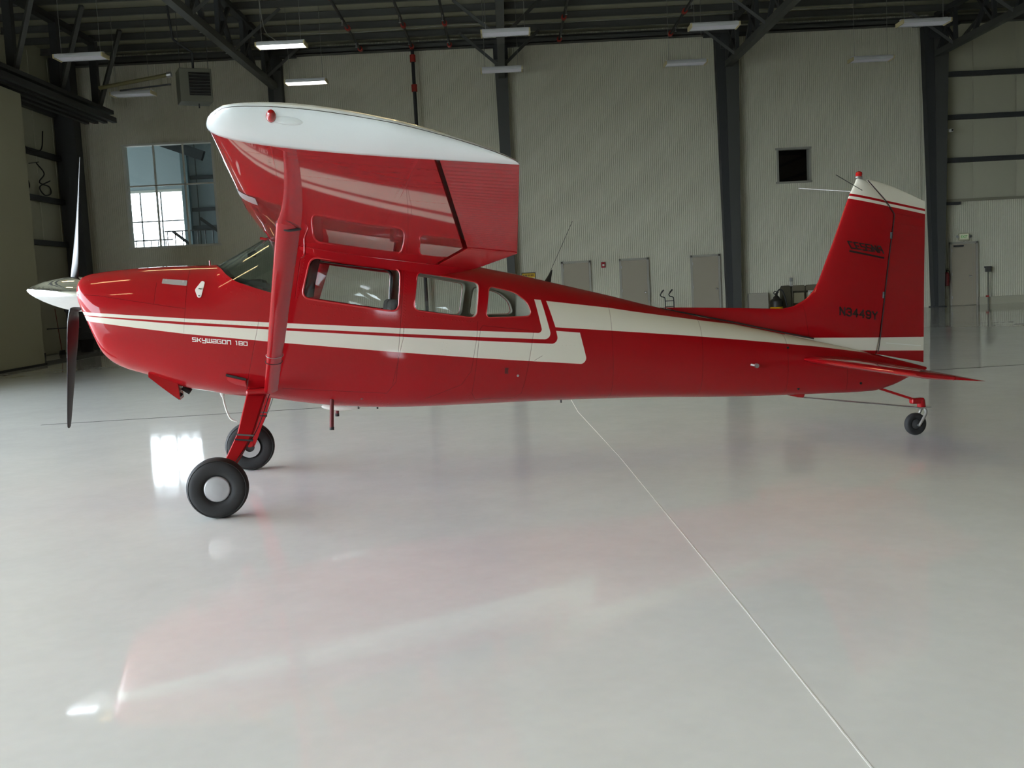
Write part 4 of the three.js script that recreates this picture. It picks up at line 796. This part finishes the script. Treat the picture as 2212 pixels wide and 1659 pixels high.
    obj('lens', f(new THREE.SphereGeometry(1, 20, 14).scale(0.02, 0.028, 0.03).rotateZ(-0.1).translate(0.622, 2.254, 5.435)), M.redLens, nl, 'red lens');
    obj('fairing', f(new THREE.SphereGeometry(1, 24, 14).scale(0.075, 0.026, 0.03).rotateZ(-0.14).translate(0.675, 2.246, 5.42)), tipWhite, nl);
    // landing light: a silver strip let into the leading edge
    const lp = [];
    for (const z of range(3.25, 3.55, 6)) { const q = wingAt(z), r = []; for (const x of [0.025, 0.012, 0.003, 0]) r.push([...wingPoint(q, x, true, 1.02, 0.0006), z]); for (const x of [0.003, 0.012, 0.025, 0.045, 0.07]) r.push([...wingPoint(q, x, false, 1.02, -0.0012), z]); lp.push(r); }
    obj('landing_light', f(loft(lp, { closed: false, caps: false })), M.alu, w, 'silver landing light strip');
    // lift strut with its end fairings
    const ph = [];
    const ex = s > 0 ? 0 : 0.13, strutAt = (t) => { const a = [0.362 + ex, 0.88, 0.535], b = [0.615 + ex * 2.4, 2.065, 2.47]; return a.map((v, i) => v + (b[i] - v) * t); };
    for (const t of [0, 0.02, 0.05, 0.1, 0.3, 0.5, 0.7, 0.85, 0.95, 1, 1.03]) {
      const o = strutAt(t), ch = (0.108 + 0.045 * t), thk = 0.028 + 0.006 * t, r = [];
      for (let i = 0; i < 24; i++) { const a = i / 24 * 2 * Math.PI, u = Math.cos(a), v = Math.sin(a); const px = u * ch / 2, pn = v * thk * (u > 0 ? 0.85 - 0.35 * u : 0.85); r.push([o[0] + px * 0.985, o[1] - px * 0.02 + pn * 0.853 * -1, o[2] + pn * 0.52]); }
      ph.push(r);
    }
    const st = obj('wing_strut', f(loft(ph)), red, air, s > 0 ? 'near lift strut' : undefined);
    obj('strut_cuff', f(loft([0.984, 0.986, 0.993, 0.995].map((t, k) => { const o = strutAt(t), e = k % 3 ? 0.004 : 0, r = []; for (let i = 0; i < 24; i++) { const a = i / 24 * 2 * Math.PI, c = Math.cos(a), pn = Math.sin(a) * (0.034 + e) * (c > 0 ? 0.85 - 0.35 * c : 0.85), px = c * (0.0762 + e); r.push([o[0] + px * 0.985, o[1] - px * 0.16 - pn * 0.853, o[2] + pn * 0.52]); } return r; }))), M.rubber, st);
    obj('strut_tie', f(new THREE.TorusGeometry(0.001, 0.003, 4, 8).translate(...strutAt(0.235))), M.alu, st);
    for (const t of [0.215, 0.26]) { const o = strutAt(t), r = []; for (let i = 0; i < 24; i++) { const a = i / 24 * 2 * Math.PI; r.push(V(o[0] + Math.cos(a) * 0.064, o[1] - Math.sin(a) * 0.027 * 0.85, o[2] + Math.sin(a) * 0.027 * 0.55)); } obj('strap', f(new THREE.TubeGeometry(new THREE.CatmullRomCurve3(r, true), 60, 0.0025, 5, true)), t < 0.23 ? M.rubber : M.alu, st); }
    obj('fuel_vent', f(pipe([[0.705, 2.02, 1.6], [0.7, 1.93, 1.6], [0.69, 1.9, 1.6], [0.67, 1.885, 1.6]], 0.008, 6, 30)), red, w);
    obj('root_fairing', f(loft([0.50, 0.56, 0.62].map((z) => { const k = (z - 0.5) / 0.12, r = []; for (const x of range(0.17, 0.99, 16)) { const p = wingPoint(wingAt(z), x, false); r.push([p[0], p[1] + 0.01, z]); } for (const x of range(0.99, 0.17, 16)) { const p = wingPoint(wingAt(z), x, false); r.push([p[0], p[1] - 0.075 * (1 - k) * Math.min(1, (1 - x) * 6) * Math.min(1, (x - 0.15) * 10) - 0.002, z]); } return r; }))), red, w);
  }
}
// ---- tail surfaces
function lensLoft(pairs, thick, n = 14, front = 0) {      // pairs of [leading point, trailing point, thickness factor]
  const xs = cosx(n);
  return loft(pairs.map(([a, b, k = 1]) => {
    const f = (x0) => { const x = x0 * 0.62; return front ? thick * k * (front - (front - 0.08) * x0) : 5 * thick * k * (0.2969 * Math.sqrt(x) - 0.126 * x - 0.3516 * x * x + 0.2843 * x ** 3 - 0.0850 * x ** 4); };
    const P = (x, s) => [a[0] + (b[0] - a[0]) * x, a[1] + (b[1] - a[1]) * x, s * f(x)], r = [];
    for (const x of [...xs].reverse()) r.push(P(x, 1));
    for (const x of front ? xs : xs.slice(1)) r.push(P(x, -1));
    return r;
  }), { uv: finUV });
}
let finUV;
{
  const finPaint = paintCanvas(3.78, 6.48, 0.62, 2.5, 700, {
    paint: (c) => {
      c.fillStyle = WHITE;
      const quad = (p) => { c.beginPath(); p.forEach(([x, y], i) => i ? c.lineTo(x, y) : c.moveTo(x, y)); c.closePath(); c.fill(); };
      quad([[5.4, 2.375], [5.67, 2.304], [6.45, 2.130], [6.6, 2.1], [6.6, 2.6], [5.4, 2.6]]);
      quad([[5.4, 2.347], [5.66, 2.284], [6.45, 2.110], [6.6, 2.075], [6.6, 2.048], [6.45, 2.083], [5.658, 2.257], [5.4, 2.32]]);
      quad([[5.0, 1.04], [5.203, 0.994], [5.95, 0.955], [6.411, 0.932], [6.5, 0.93], [6.5, 0.795], [6.404, 0.802], [5.959, 0.83], [5.7, 0.845], [5.0, 0.95]]);
    },
    coat: 0.5,
    seams: [[[5.18, 1.30], [5.24, 1.0]]],
    rivets: [],
  });
  finUV = finPaint.uv;
  const H0 = [5.906, 0.79];
  const hinge = [[5.911, 0.819], [5.937, 0.953], [5.987, 1.316], [6.04, 1.686], [6.098, 2.03], [6.104, 2.10], [6.02, 2.223], [5.847, 2.416]];
  const P = [[[3.826, 1.349], [5.9, 0.76], 0.12], [[4.2, 1.327], [5.905, 0.78], 0.2], [[4.6, 1.302], [5.908, 0.80], 0.35], [[4.85, 1.284], [5.911, 0.82], 0.5], [[4.985, 1.276], [5.92, 0.87], 0.65], [[5.1, 1.294], [5.937, 0.953], 0.8], [[5.217, 1.352], [5.955, 1.08], 0.95], [[5.297, 1.425], [5.972, 1.21], 1], [[5.35, 1.516], [5.987, 1.316], 1], [[5.506, 1.876], [6.04, 1.686], 0.9], [[5.64, 2.21], [6.095, 2.03], 0.8], [[5.675, 2.29], [6.100, 2.095], 0.75], [[5.71, 2.355], [6.02, 2.215], 0.65], [[5.738, 2.41], [5.93, 2.315], 0.55], [[5.75, 2.434], [5.86, 2.392], 0.45], [[5.762, 2.437], [5.845, 2.412], 0.25]];
  const fin = obj('vertical_fin', lensLoft(P, 0.1), finPaint.mat, air); near.fin = fin;
  const R = [[[5.918, 0.798], [6.405, 0.690]], [[5.925, 0.83], [6.406, 0.74]], [[5.947, 0.953], [6.411, 0.93]], [[5.997, 1.316], [6.42, 1.4]], [[6.05, 1.686], [6.432, 1.8]], [[6.108, 2.03], [6.441, 2.083]], [[6.113, 2.105], [6.442, 2.13]], [[6.03, 2.232], [6.443, 2.20]], [[5.95, 2.32], [6.30, 2.268]], [[5.875, 2.405], [6.10, 2.355]], [[5.858, 2.424], [5.95, 2.408]]];
  const rudder = obj('rudder', crease(lensLoft(R.map(([a, b], i) => [a, b, [1, 1, 1, 1, 0.92, 0.84, 0.8, 0.72, 0.62, 0.5, 0.45][i]]), 0.038, 10, 1), 40), finPaint.mat, air);
  // stamped beads on the rudder
  for (let i = 0; i < 15; i++) {
    const t = i / 14, y = 0.87 + t * 1.2, hx = 5.93 + 0.148 * (y - 0.8) / 1.3, tx = 6.405 + 0.035 * (y - 0.8) / 1.3;
    const th = 0.038 * (1 - 0.12 * t);
    obj('rudder_bead', beam([hx + 0.06, y + 0.03, th * 0.93], [tx - 0.03, y - 0.02, th * 0.20], 0.006, 0.007), y > 1.02 ? red : y < 0.93 && y > 0.80 ? M.whitePaint : red, rudder);
  }
  obj('hinge_line', pipe(hinge.map(([x, y], i) => [x + 0.006, y, (0.0385 - 0.0003 * i) * [1, 1, 1, 0.93, 0.82, 0.8, 0.69, 0.46][i]]), 0.0038, 6, 80, 0.2), std('#1c0d0d', 0.6), rudder);
  for (const y of [1.9, 1.35]) obj('rudder_hinge', rod([5.98 + (y - 1.35) * 0.16, y - 0.03, 0.04], [5.985 + (y - 1.35) * 0.16, y + 0.03, 0.04], 0.012, 8), M.steelDark, rudder);
  const black = std('#1c1413', 0.5);
  air.updateMatrixWorld(true);
  const zf = onSkin(fin, 0.0015);
  obj('lettering', merge([word('CESSNA', [5.663, 1.800], [0.326, -0.062], [-0.032, 0.062], 0.48, 0.0122, zf), ribbons([[[5.65, 1.773], [6.0 - 0.012, 1.695]]], (p) => p, 0.017, zf)]), black, air, 'slanted black lettering with an underline on the fin');
  obj('lettering', word('N3449y', [5.536, 1.193], [0.374, -0.066], [0.0, 0.066], 0.5, 0.0142, zf), black, air, 'black registration lettering low on the fin');
  // beacon, rods, strake
  const bc = group('beacon', air, [5.772, 2.437, 0]); bc.rotation.z = -0.1;
  obj('beacon_base', lathe([[0, 0], [0.034, 0], [0.032, 0.018], [0, 0.018]], 24), M.alu, bc); obj('beacon_lens', lathe([[0.031, 0.018], [0.031, 0.045], [0.026, 0.058], [0.012, 0.066], [0, 0.067]], 24), M.redLens, bc, 'red lens');
  obj('antenna_rod', rod([5.787, 2.326, 0.03], [5.337, 2.44, 0.40], 0.0035, 6), M.steel, air); obj('antenna_rod', rod([5.72, 2.322, -0.03], [5.368, 2.397, -0.40], 0.0035, 6), M.alu, air);
  obj('dorsal_seal', pipe([[3.78, 1.345, 0.022], [4.4, 1.20, 0.045], [4.9, 1.075, 0.055], [5.26, 0.985, 0.06]].map(([x, y, z]) => [x, y, side(x, y) ? Math.max(z, side(x, y) * 0.9) : z]), 0.007, 6, 60), M.rubber, air);
  // horizontal tail
  const st = (z) => { const u = (Math.abs(z) - 0.05) / 1.55; return { le: [5.08 + 0.28 * u, 0.815 - 0.058 * u], te: [6.2 - 0.23 * u, 0.668 + 0.0 * u], h: 0.56 }; };
  const flat = (x, t) => 5 * t * (0.2969 * Math.sqrt(x) - 0.126 * x - 0.3516 * x * x + 0.2843 * x ** 3 - 0.1030 * x ** 4);
  const sp = (s, x, sg, k = 1) => { const dx = s.te[0] - s.le[0], dy = s.te[1] - s.le[1], y = sg * flat(x, 0.085) * k; return [s.le[0] + dx * x - dy * y, s.le[1] + dy * x + dx * y]; };
  const xs = cosx(16), sec = (z, a, b, k = 1) => { const s = st(z), r = []; for (const x of [...xs].reverse()) r.push([...sp(s, a + (b - a) * x, 1, k), z]); for (const x of xs.slice(a === 0 ? 1 : 0)) r.push([...sp(s, a + (b - a) * x, -1, k), z]); return r; };
  const stab = crease(loft([0.02, 0.4, 0.8, 1.2, 1.5].map((z) => sec(z, 0, 0.55)).concat([sec(1.56, 0, 0.55, 0.8), sec(1.585, 0, 0.55, 0.45)])), 50);
  const elev = crease(loft([sec(0.16, 0.62, 1), ...[0.3, 0.8, 1.2, 1.5].map((z) => sec(z, 0.565, 1))].concat([sec(1.56, 0.565, 1, 0.8), sec(1.585, 0.565, 0.995, 0.45)])), 50);
  for (const s of [1, -1]) { const h = obj('stabilizer', s > 0 ? stab : mirrorZ(stab), red, air, s > 0 ? 'near horizontal tail' : undefined); obj('elevator', s > 0 ? elev : mirrorZ(elev), red, h); }
}
// ---- landing gear
{
  const tire = (R, w, rim) => { const p = []; for (let i = 0; i <= 28; i++) { const a = -Math.PI / 2 - 0.55 * Math.PI + i / 28 * 2.1 * Math.PI - Math.PI / 2; p.push(a); }
    const pts = []; const rc = (R + rim) / 2, rh = (R - rim) / 2;
    for (let i = 0; i <= 32; i++) { const a = Math.PI + i / 32 * 2 * Math.PI, e = 0.8; const c = Math.cos(a), s = Math.sin(a); pts.push([rc + rh * Math.sign(c) * Math.abs(c) ** e, w / 2 * Math.sign(s) * Math.abs(s) ** e]); }
    return lathe(pts, 56).rotateX(Math.PI / 2); };
  const wheel = (x, z, s) => {
    const w = group('wheel', air, [x, 0.226, z]);
    obj('tire', tire(0.228, 0.175, 0.085), M.rubber, w);
    for (const q of [0.07, -0.07]) obj('tread_groove', new THREE.TorusGeometry(0.2095, 0.0035, 6, 72).translate(0, 0, q), M.black, w);
    const hub = lathe([[0, 0.084], [0.038, 0.084], [0.043, 0.08], [0.085, 0.077], [0.094, 0.072], [0.098, 0.062], [0.098, 0.0]], 40).rotateX(Math.PI / 2);
    obj('hub_cap', s > 0 ? hub : hub.clone().rotateX(Math.PI), M.silverPaint, w, 'silver hub cap');
    for (let i = 0; i < 3; i++) { const a = i / 3 * 2 * Math.PI + 0.5; obj('screw', rod([0.083 * Math.cos(a), 0.083 * Math.sin(a), s * 0.07], [0.083 * Math.cos(a), 0.083 * Math.sin(a), s * 0.076], 0.005, 8), M.steelDark, w); }
    obj('brake_disc', crease(lathe([[0.045, -0.085], [0.098, -0.085], [0.098, -0.093], [0.045, -0.093], [0.045, -0.085]], 40).rotateX(Math.PI / 2 * (s > 0 ? 1 : -1)), 30), M.alu, w, 'bright brake disc');
    obj('wheel_hub', crease(lathe([[0.0, -0.08], [0.085, -0.06], [0.09, 0.0], [0.0, 0.0]], 30).rotateX(Math.PI / 2 * (s > 0 ? 1 : -1)), 30), M.steelDark, w);
    obj('brake_caliper', rbox(0.05, 0.1, 0.06, -0.085, 0.02, -s * 0.1, 0.012), M.alu, w);
  };
  wheel(-0.055, 1.067, 1); wheel(0.07, -1.067, -1);
  const legRed = phys(RED, { roughness: 0.45, specularIntensity: 0.4 });
  const leg = (top, mid, end, s) => {
    const at = (a, b, t) => a.map((v, i) => v + (b[i] - v) * t), rings = [];
    for (const t of [0, 0.25, 0.5, 0.75, 1]) { const o = at(top, mid, t); rings.push([o, 0.155 - 0.035 * t, 0.03]); }
    for (const t of [0.25, 0.5, 0.75, 1]) { const o = at(mid, end, t); rings.push([o, 0.12 - 0.04 * t, 0.026]); }
    const g = crease(loft(rings.map(([o, w, th]) => [[-w / 2, th * 0.5], [-w / 2 + 0.01, th * 0.9], [w / 2 - 0.01, th * 0.9], [w / 2, th * 0.5], [w / 2, -th * 0.2], [-w / 2, -th * 0.2]].map(([u, v]) => [o[0] + u * 0.98, o[1] + u * -0.15 + v * 0.7, o[2] + s * v * 0.7]))), 40);
    const l = obj('landing_gear_leg', g, legRed, air, s > 0 ? 'near spring gear leg' : undefined);
    const o = at(mid, end, 0.02);
    for (const d of [0, 0.035]) obj('strap', [box(0.135, 0.012, 0.05, o[0] - d * 0.2, o[1] - d + 0.008, o[2] + s * (d * 0.7 + 0.006), 0, 0, -0.15)], d ? M.rubber : M.steel, l);
    obj('axle', rod([end[0], end[1] + 0.02, end[2] - s * 0.03], [end[0], end[1] + 0.0, end[2] + s * 0.08], 0.028, 14), red, l);
    obj('brake_line', pipe([[top[0] + 0.085, top[1] - 0.05, top[2]], [mid[0] + 0.07, mid[1], mid[2] - s * 0.02], [end[0] + 0.05, end[1] + 0.08, end[2] - s * 0.02], [end[0] - 0.05, end[1] + 0.05, end[2] + s * 0.01]], 0.0035, 6, 50), M.steelDark, l);
  };
  leg([0.262, 0.90, 0.40], [0.155, 0.572, 0.78], [-0.045, 0.235, 0.985], 1);
  leg([0.30, 0.90, -0.40], [0.20, 0.572, -0.78], [0.075, 0.235, -0.985], -1);
  obj('gear_fairing', rbox(0.2, 0.05, 0.18, 0.265, 0.875, 0.44, 0.02), red, air);
  // tail wheel
  const tw = group('tail_wheel', air, [6.312, 0.105, 0]);
  obj('tire', tire(0.107, 0.07, 0.045), M.rubber, tw);
  obj('hub', crease(lathe([[0, 0.03], [0.03, 0.03], [0.048, 0.02], [0.048, -0.02], [0.03, -0.03], [0, -0.03]], 24).rotateX(Math.PI / 2), 30), M.steelDark, tw);
  for (const s of [1, -1]) obj('fork', pipe([[0.01, -0.01, s * 0.05], [0.05, 0.05, s * 0.055], [0.085, 0.11, s * 0.05], [0.085, 0.15, s * 0.02], [0.075, 0.165, 0]], 0.014, 8, 40), std('#8d8a84', 0.4, 0.4), tw);
  obj('axle', rod([0.01, -0.01, -0.06], [0.01, -0.01, 0.06], 0.01, 10), M.alu, tw);
  obj('steering_head', [rod([0.07, 0.15, 0], [0.06, 0.225, 0], 0.04, 16), rbox(0.13, 0.055, 0.07, 0.02, 0.222, 0, 0.015)], red, tw);
  obj('steering_arm', box(0.14, 0.01, 0.1, 0.07, 0.155, 0), M.alu, tw);
  obj('tail_spring', beam([5.86, 0.50, 0], [6.34, 0.325, 0], 0.045, 0.022), red, air);
  obj('steering_cable', rod([5.16, 0.44, 0.03], [6.34, 0.262, 0.045], 0.005, 6), M.alu, air); obj('steering_cable', rod([5.16, 0.44, -0.03], [6.34, 0.262, -0.045], 0.005, 6), M.alu, air);
  obj('tie_down_skeg', extrude([[4.98, 0.48], [5.18, 0.47], [5.17, 0.438], [5.11, 0.445]], 0.03, 0.004).translate(0, 0, -0.015), red, air);
}
// ---- cowl, belly and side fittings
{
  const z = (x, y) => side(x, y);
  const skinPatch = (rim, lift) => {                     // thin plate bent to the skin with a folded edge
    const n = rim.length, cx = rim.reduce((t, p) => t + p[0], 0) / n, cy = rim.reduce((t, p) => t + p[1], 0) / n, K = 5, rings = [];
    for (let k = 0; k <= K; k++) rings.push(rim.map(([x, y]) => { const X = cx + (x - cx) * Math.max(0.001, k / K), Y = cy + (y - cy) * Math.max(0.001, k / K); return [X, Y, side(X, Y) + lift]; }));
    rings.push(rim.map(([x, y]) => [x, y, side(x, y) - 0.004]));
    return crease(loft(rings, { caps: false }), 40);
  };
  const plate = obj('cowl_plate', skinPatch(rounded([[-0.422, 1.770], [-0.232, 1.742], [-0.226, 1.784], [-0.415, 1.808]], 0.006), 0.005), M.silverPaint, air, 'plain silver plate');
  for (const [x, y] of [[-0.386, 1.795], [-0.257, 1.777]]) obj('screw', rod([x, y, z(x, y)], [x, y, z(x, y) + 0.01], 0.009, 10), M.alu, plate);
  const tri = obj('cowl_bracket', skinPatch(rounded([[-0.17, 1.708], [-0.15, 1.645], [-0.125, 1.645], [-0.09, 1.765], [-0.113, 1.778]], 0.014), 0.006), M.whitePlastic, air, 'white three-cornered bracket');
  for (const [x, y] of [[-0.138, 1.66], [-0.135, 1.715], [-0.122, 1.712]]) obj('screw', rod([x, y, z(x, y)], [x, y, z(x, y) + 0.016], 0.005, 8), M.steelDark, tri);
  obj('cowl_hinge', rod([-0.25, 1.893, 0.17], [-0.02, 1.893, 0.18], 0.006, 6), red, air);
  obj('deck_stub', rod([-0.075, 1.9, 0.05], [-0.075, 1.945, 0.05], 0.006, 8), M.redPlain, air);
  obj('cowl_flap', crease(loft([[-0.60, 0.0, 1.03], [-0.50, 0.055, 0.985], [-0.42, 0.1, 0.955], [-0.385, 0.115, 0.945]].map(([x, d, y]) => [[x, y + 0.09, 0.26], [x + d * 0.15, y - d, 0.28], [x + d * 0.15, y - d, 0.02], [x, y + 0.09, 0.02]])), 20), red, air);
  obj('exhaust_pipe', rod([-0.47, 0.93, 0.18], [-0.37, 0.845, 0.19], 0.03, 14), M.black, air); obj('exhaust_pipe', rod([-0.36, 0.92, 0.12], [-0.30, 0.875, 0.12], 0.025, 14), M.black, air);
  obj('side_scoop', crease(loft([[0.015, 0.0], [0.06, 0.010], [0.168, 0.016]].map(([x, d]) => [[x, 1.025 - 0.30 * (x - 0.015), z(x, 1.02) - 0.01], [x, 1.01 - 0.30 * (x - 0.015), z(x, 1.0) + d], [x, 0.985 - 0.28 * (x - 0.015), z(x, 0.98) + d * 0.8], [x, 0.955 - 0.25 * (x - 0.015), z(x, 0.95) - 0.01]])), 30), red, air);
  obj('scoop_slot', beam([0.02, 1.022, z(0.02, 1.018) + 0.002], [0.172, 0.975, z(0.17, 0.97) + 0.008], 0.03, 0.018), M.black, air);
  obj('drain_tube', pipe([[-0.055, 0.90, 0.06], [-0.052, 0.81, 0.06], [-0.03, 0.69, 0.06], [0.0, 0.62, 0.06], [0.05, 0.595, 0.06]], 0.007, 8, 50), M.whitePlastic, air); obj('drain_boss', rod([-0.055, 0.87, 0.06], [-0.053, 0.81, 0.06], 0.028, 12, 0.012), M.whitePlastic, air);
  obj('step', [rod([0.838, 0.78, 0.40], [0.820, 0.53, 0.41], 0.017, 12)], std('#5f0d11', 0.6), air); obj('step_foot', rod([0.822, 0.535, 0.408], [0.820, 0.512, 0.412], 0.019, 12), M.rubber, air);
  obj('step', rod([0.90, 0.70, -0.32], [0.885, 0.55, -0.33], 0.016, 12), std('#5f0d11', 0.6), air); obj('step_foot', rod([0.886, 0.56, -0.33], [0.885, 0.535, -0.33], 0.018, 12), M.rubber, air);
  obj('belly_antenna', new THREE.SphereGeometry(1, 24, 12).scale(0.17, 0.035, 0.05).rotateZ(-0.06).translate(0.92, 0.655, 0), M.whitePlastic, air);
  const fr = (x, y) => z(x, y);
  obj('door_handle', skinPatch(rounded([[2.297, 0.888], [2.366, 0.882], [2.372, 0.925], [2.30, 0.932]], 0.006), 0.007), red, air); obj('handle_recess', skinPatch([[2.268, 0.888], [2.30, 0.884], [2.303, 0.934], [2.27, 0.937]], 0.002), std('#4a0a0c', 0.5), air);
  obj('door_lock', rod([2.382, 0.862, fr(2.38, 0.86)], [2.382, 0.862, fr(2.38, 0.86) + 0.006], 0.01, 14), M.alu, air);
  obj('rear_lift_handle', [rod([4.56, 0.80, side(4.56, 0.8)], [4.60, 0.79, side(4.6, 0.79) + 0.03], 0.012, 10), rod([4.60, 0.79, side(4.6, 0.79) + 0.02], [4.605, 0.789, side(4.6, 0.79) + 0.045], 0.02, 12)], M.alu, air);
  for (const [x, y] of [[5.06, 0.54], [5.70, 0.545], [4.95, 0.925]]) obj('plug', rod([x, y, side(x, y) - 0.002], [x, y, side(x, y) + 0.004], 0.012, 10), M.black, air);
  obj('antenna_base', crease(loft([[0, 0.035, 0.012], [0.05, 0.02, 0.009], [0.115, 0.004, 0.004]].map(([h, a, b]) => Array.from({ length: 10 }, (_, i) => { const t = i / 10 * 6.2832; return [2.775 + h * 0.45 + a * Math.cos(t), 1.62 + h, b * Math.sin(t)]; }))), 60), M.black, air);
  obj('whip_antenna', rod([2.795, 1.69, 0], [3.03, 2.15, 0], 0.0022, 6), M.steel, air);
  obj('temperature_probe', rod([0.352, 2.098, 0.30], [0.52, 2.062, 0.30], 0.011, 10), red, air);
  for (const [x, y] of [[2.83, 0.583], [1.06, 0.655], [1.22, 0.645]]) obj('drain', rod([x, y + 0.03, 0.1], [x, y - 0.02, 0.1], 0.008, 8), M.steelDark, air);
}
// ---- cabin fittings
{
  obj('instrument_panel', rbox(0.12, 0.3, 0.86, 0.30, 1.62, 0, 0.03), M.interiorDark, air);
  obj('glare_shield', crease(loft([[0.04, 1.80], [0.15, 1.79], [0.38, 1.735]].map(([x, y]) => [[x, y, -side(x, y, 0.04) + 0.01], [x, y, side(x, y, 0.04) - 0.01], [x, y - 0.04, side(x, y, 0.04) - 0.01], [x, y - 0.04, -side(x, y, 0.04) + 0.01]])), 30), M.interiorDark, air);
  for (const s of [1, -1]) {
    const y = obj('control_yoke', [rod([0.34, 1.6, 0.25 * s], [0.52, 1.59, 0.25 * s], 0.014, 8), pipe([[0.52, 1.69, 0.25 * s - 0.13], [0.53, 1.58, 0.25 * s - 0.12], [0.53, 1.57, 0.25 * s], [0.53, 1.58, 0.25 * s + 0.12], [0.52, 1.69, 0.25 * s + 0.13]], 0.016, 8, 40)], M.black, air);
    const seat = group('seat', air, [1.18, 1.02, 0.25 * s]);
    obj('cushion', rbox(0.48, 0.14, 0.44, -0.1, 0.1, 0, 0.05, 3), M.seat, seat); obj('backrest', rbox(0.1, 0.42, 0.42, 0.17, 0.34, 0, 0.04, 3).rotateZ(-0.12), M.seat, seat);
    for (const q of [1, -1]) obj('seat_leg', rod([-0.1, 0.05, 0.18 * q], [-0.1, -0.27, 0.18 * q], 0.014, 8), M.steel, seat);
  }
  obj('rear_seat', [rbox(0.42, 0.12, 0.9, 1.86, 1.02, 0, 0.05, 3), rbox(0.1, 0.34, 0.88, 2.12, 1.18, 0, 0.04, 3)], M.seat, air);
  obj('cabin_floor', box(1.7, 0.02, 0.8, 1.35, 0.86, 0), M.interiorDark, air);
  obj('compass', rbox(0.075, 0.06, 0.07, 0.262, 1.985, 0, 0.016), M.black, air); obj('compass_stalk', rod([0.262, 2.0, 0], [0.31, 2.05, 0], 0.005, 6), M.black, air);
  for (const s of [1, -1]) obj('headset', new THREE.TorusGeometry(0.07, 0.02, 8, 20).translate(0.5, 1.71, 0.2 * s), M.black, air);
}

renderer.render(scene, camera);
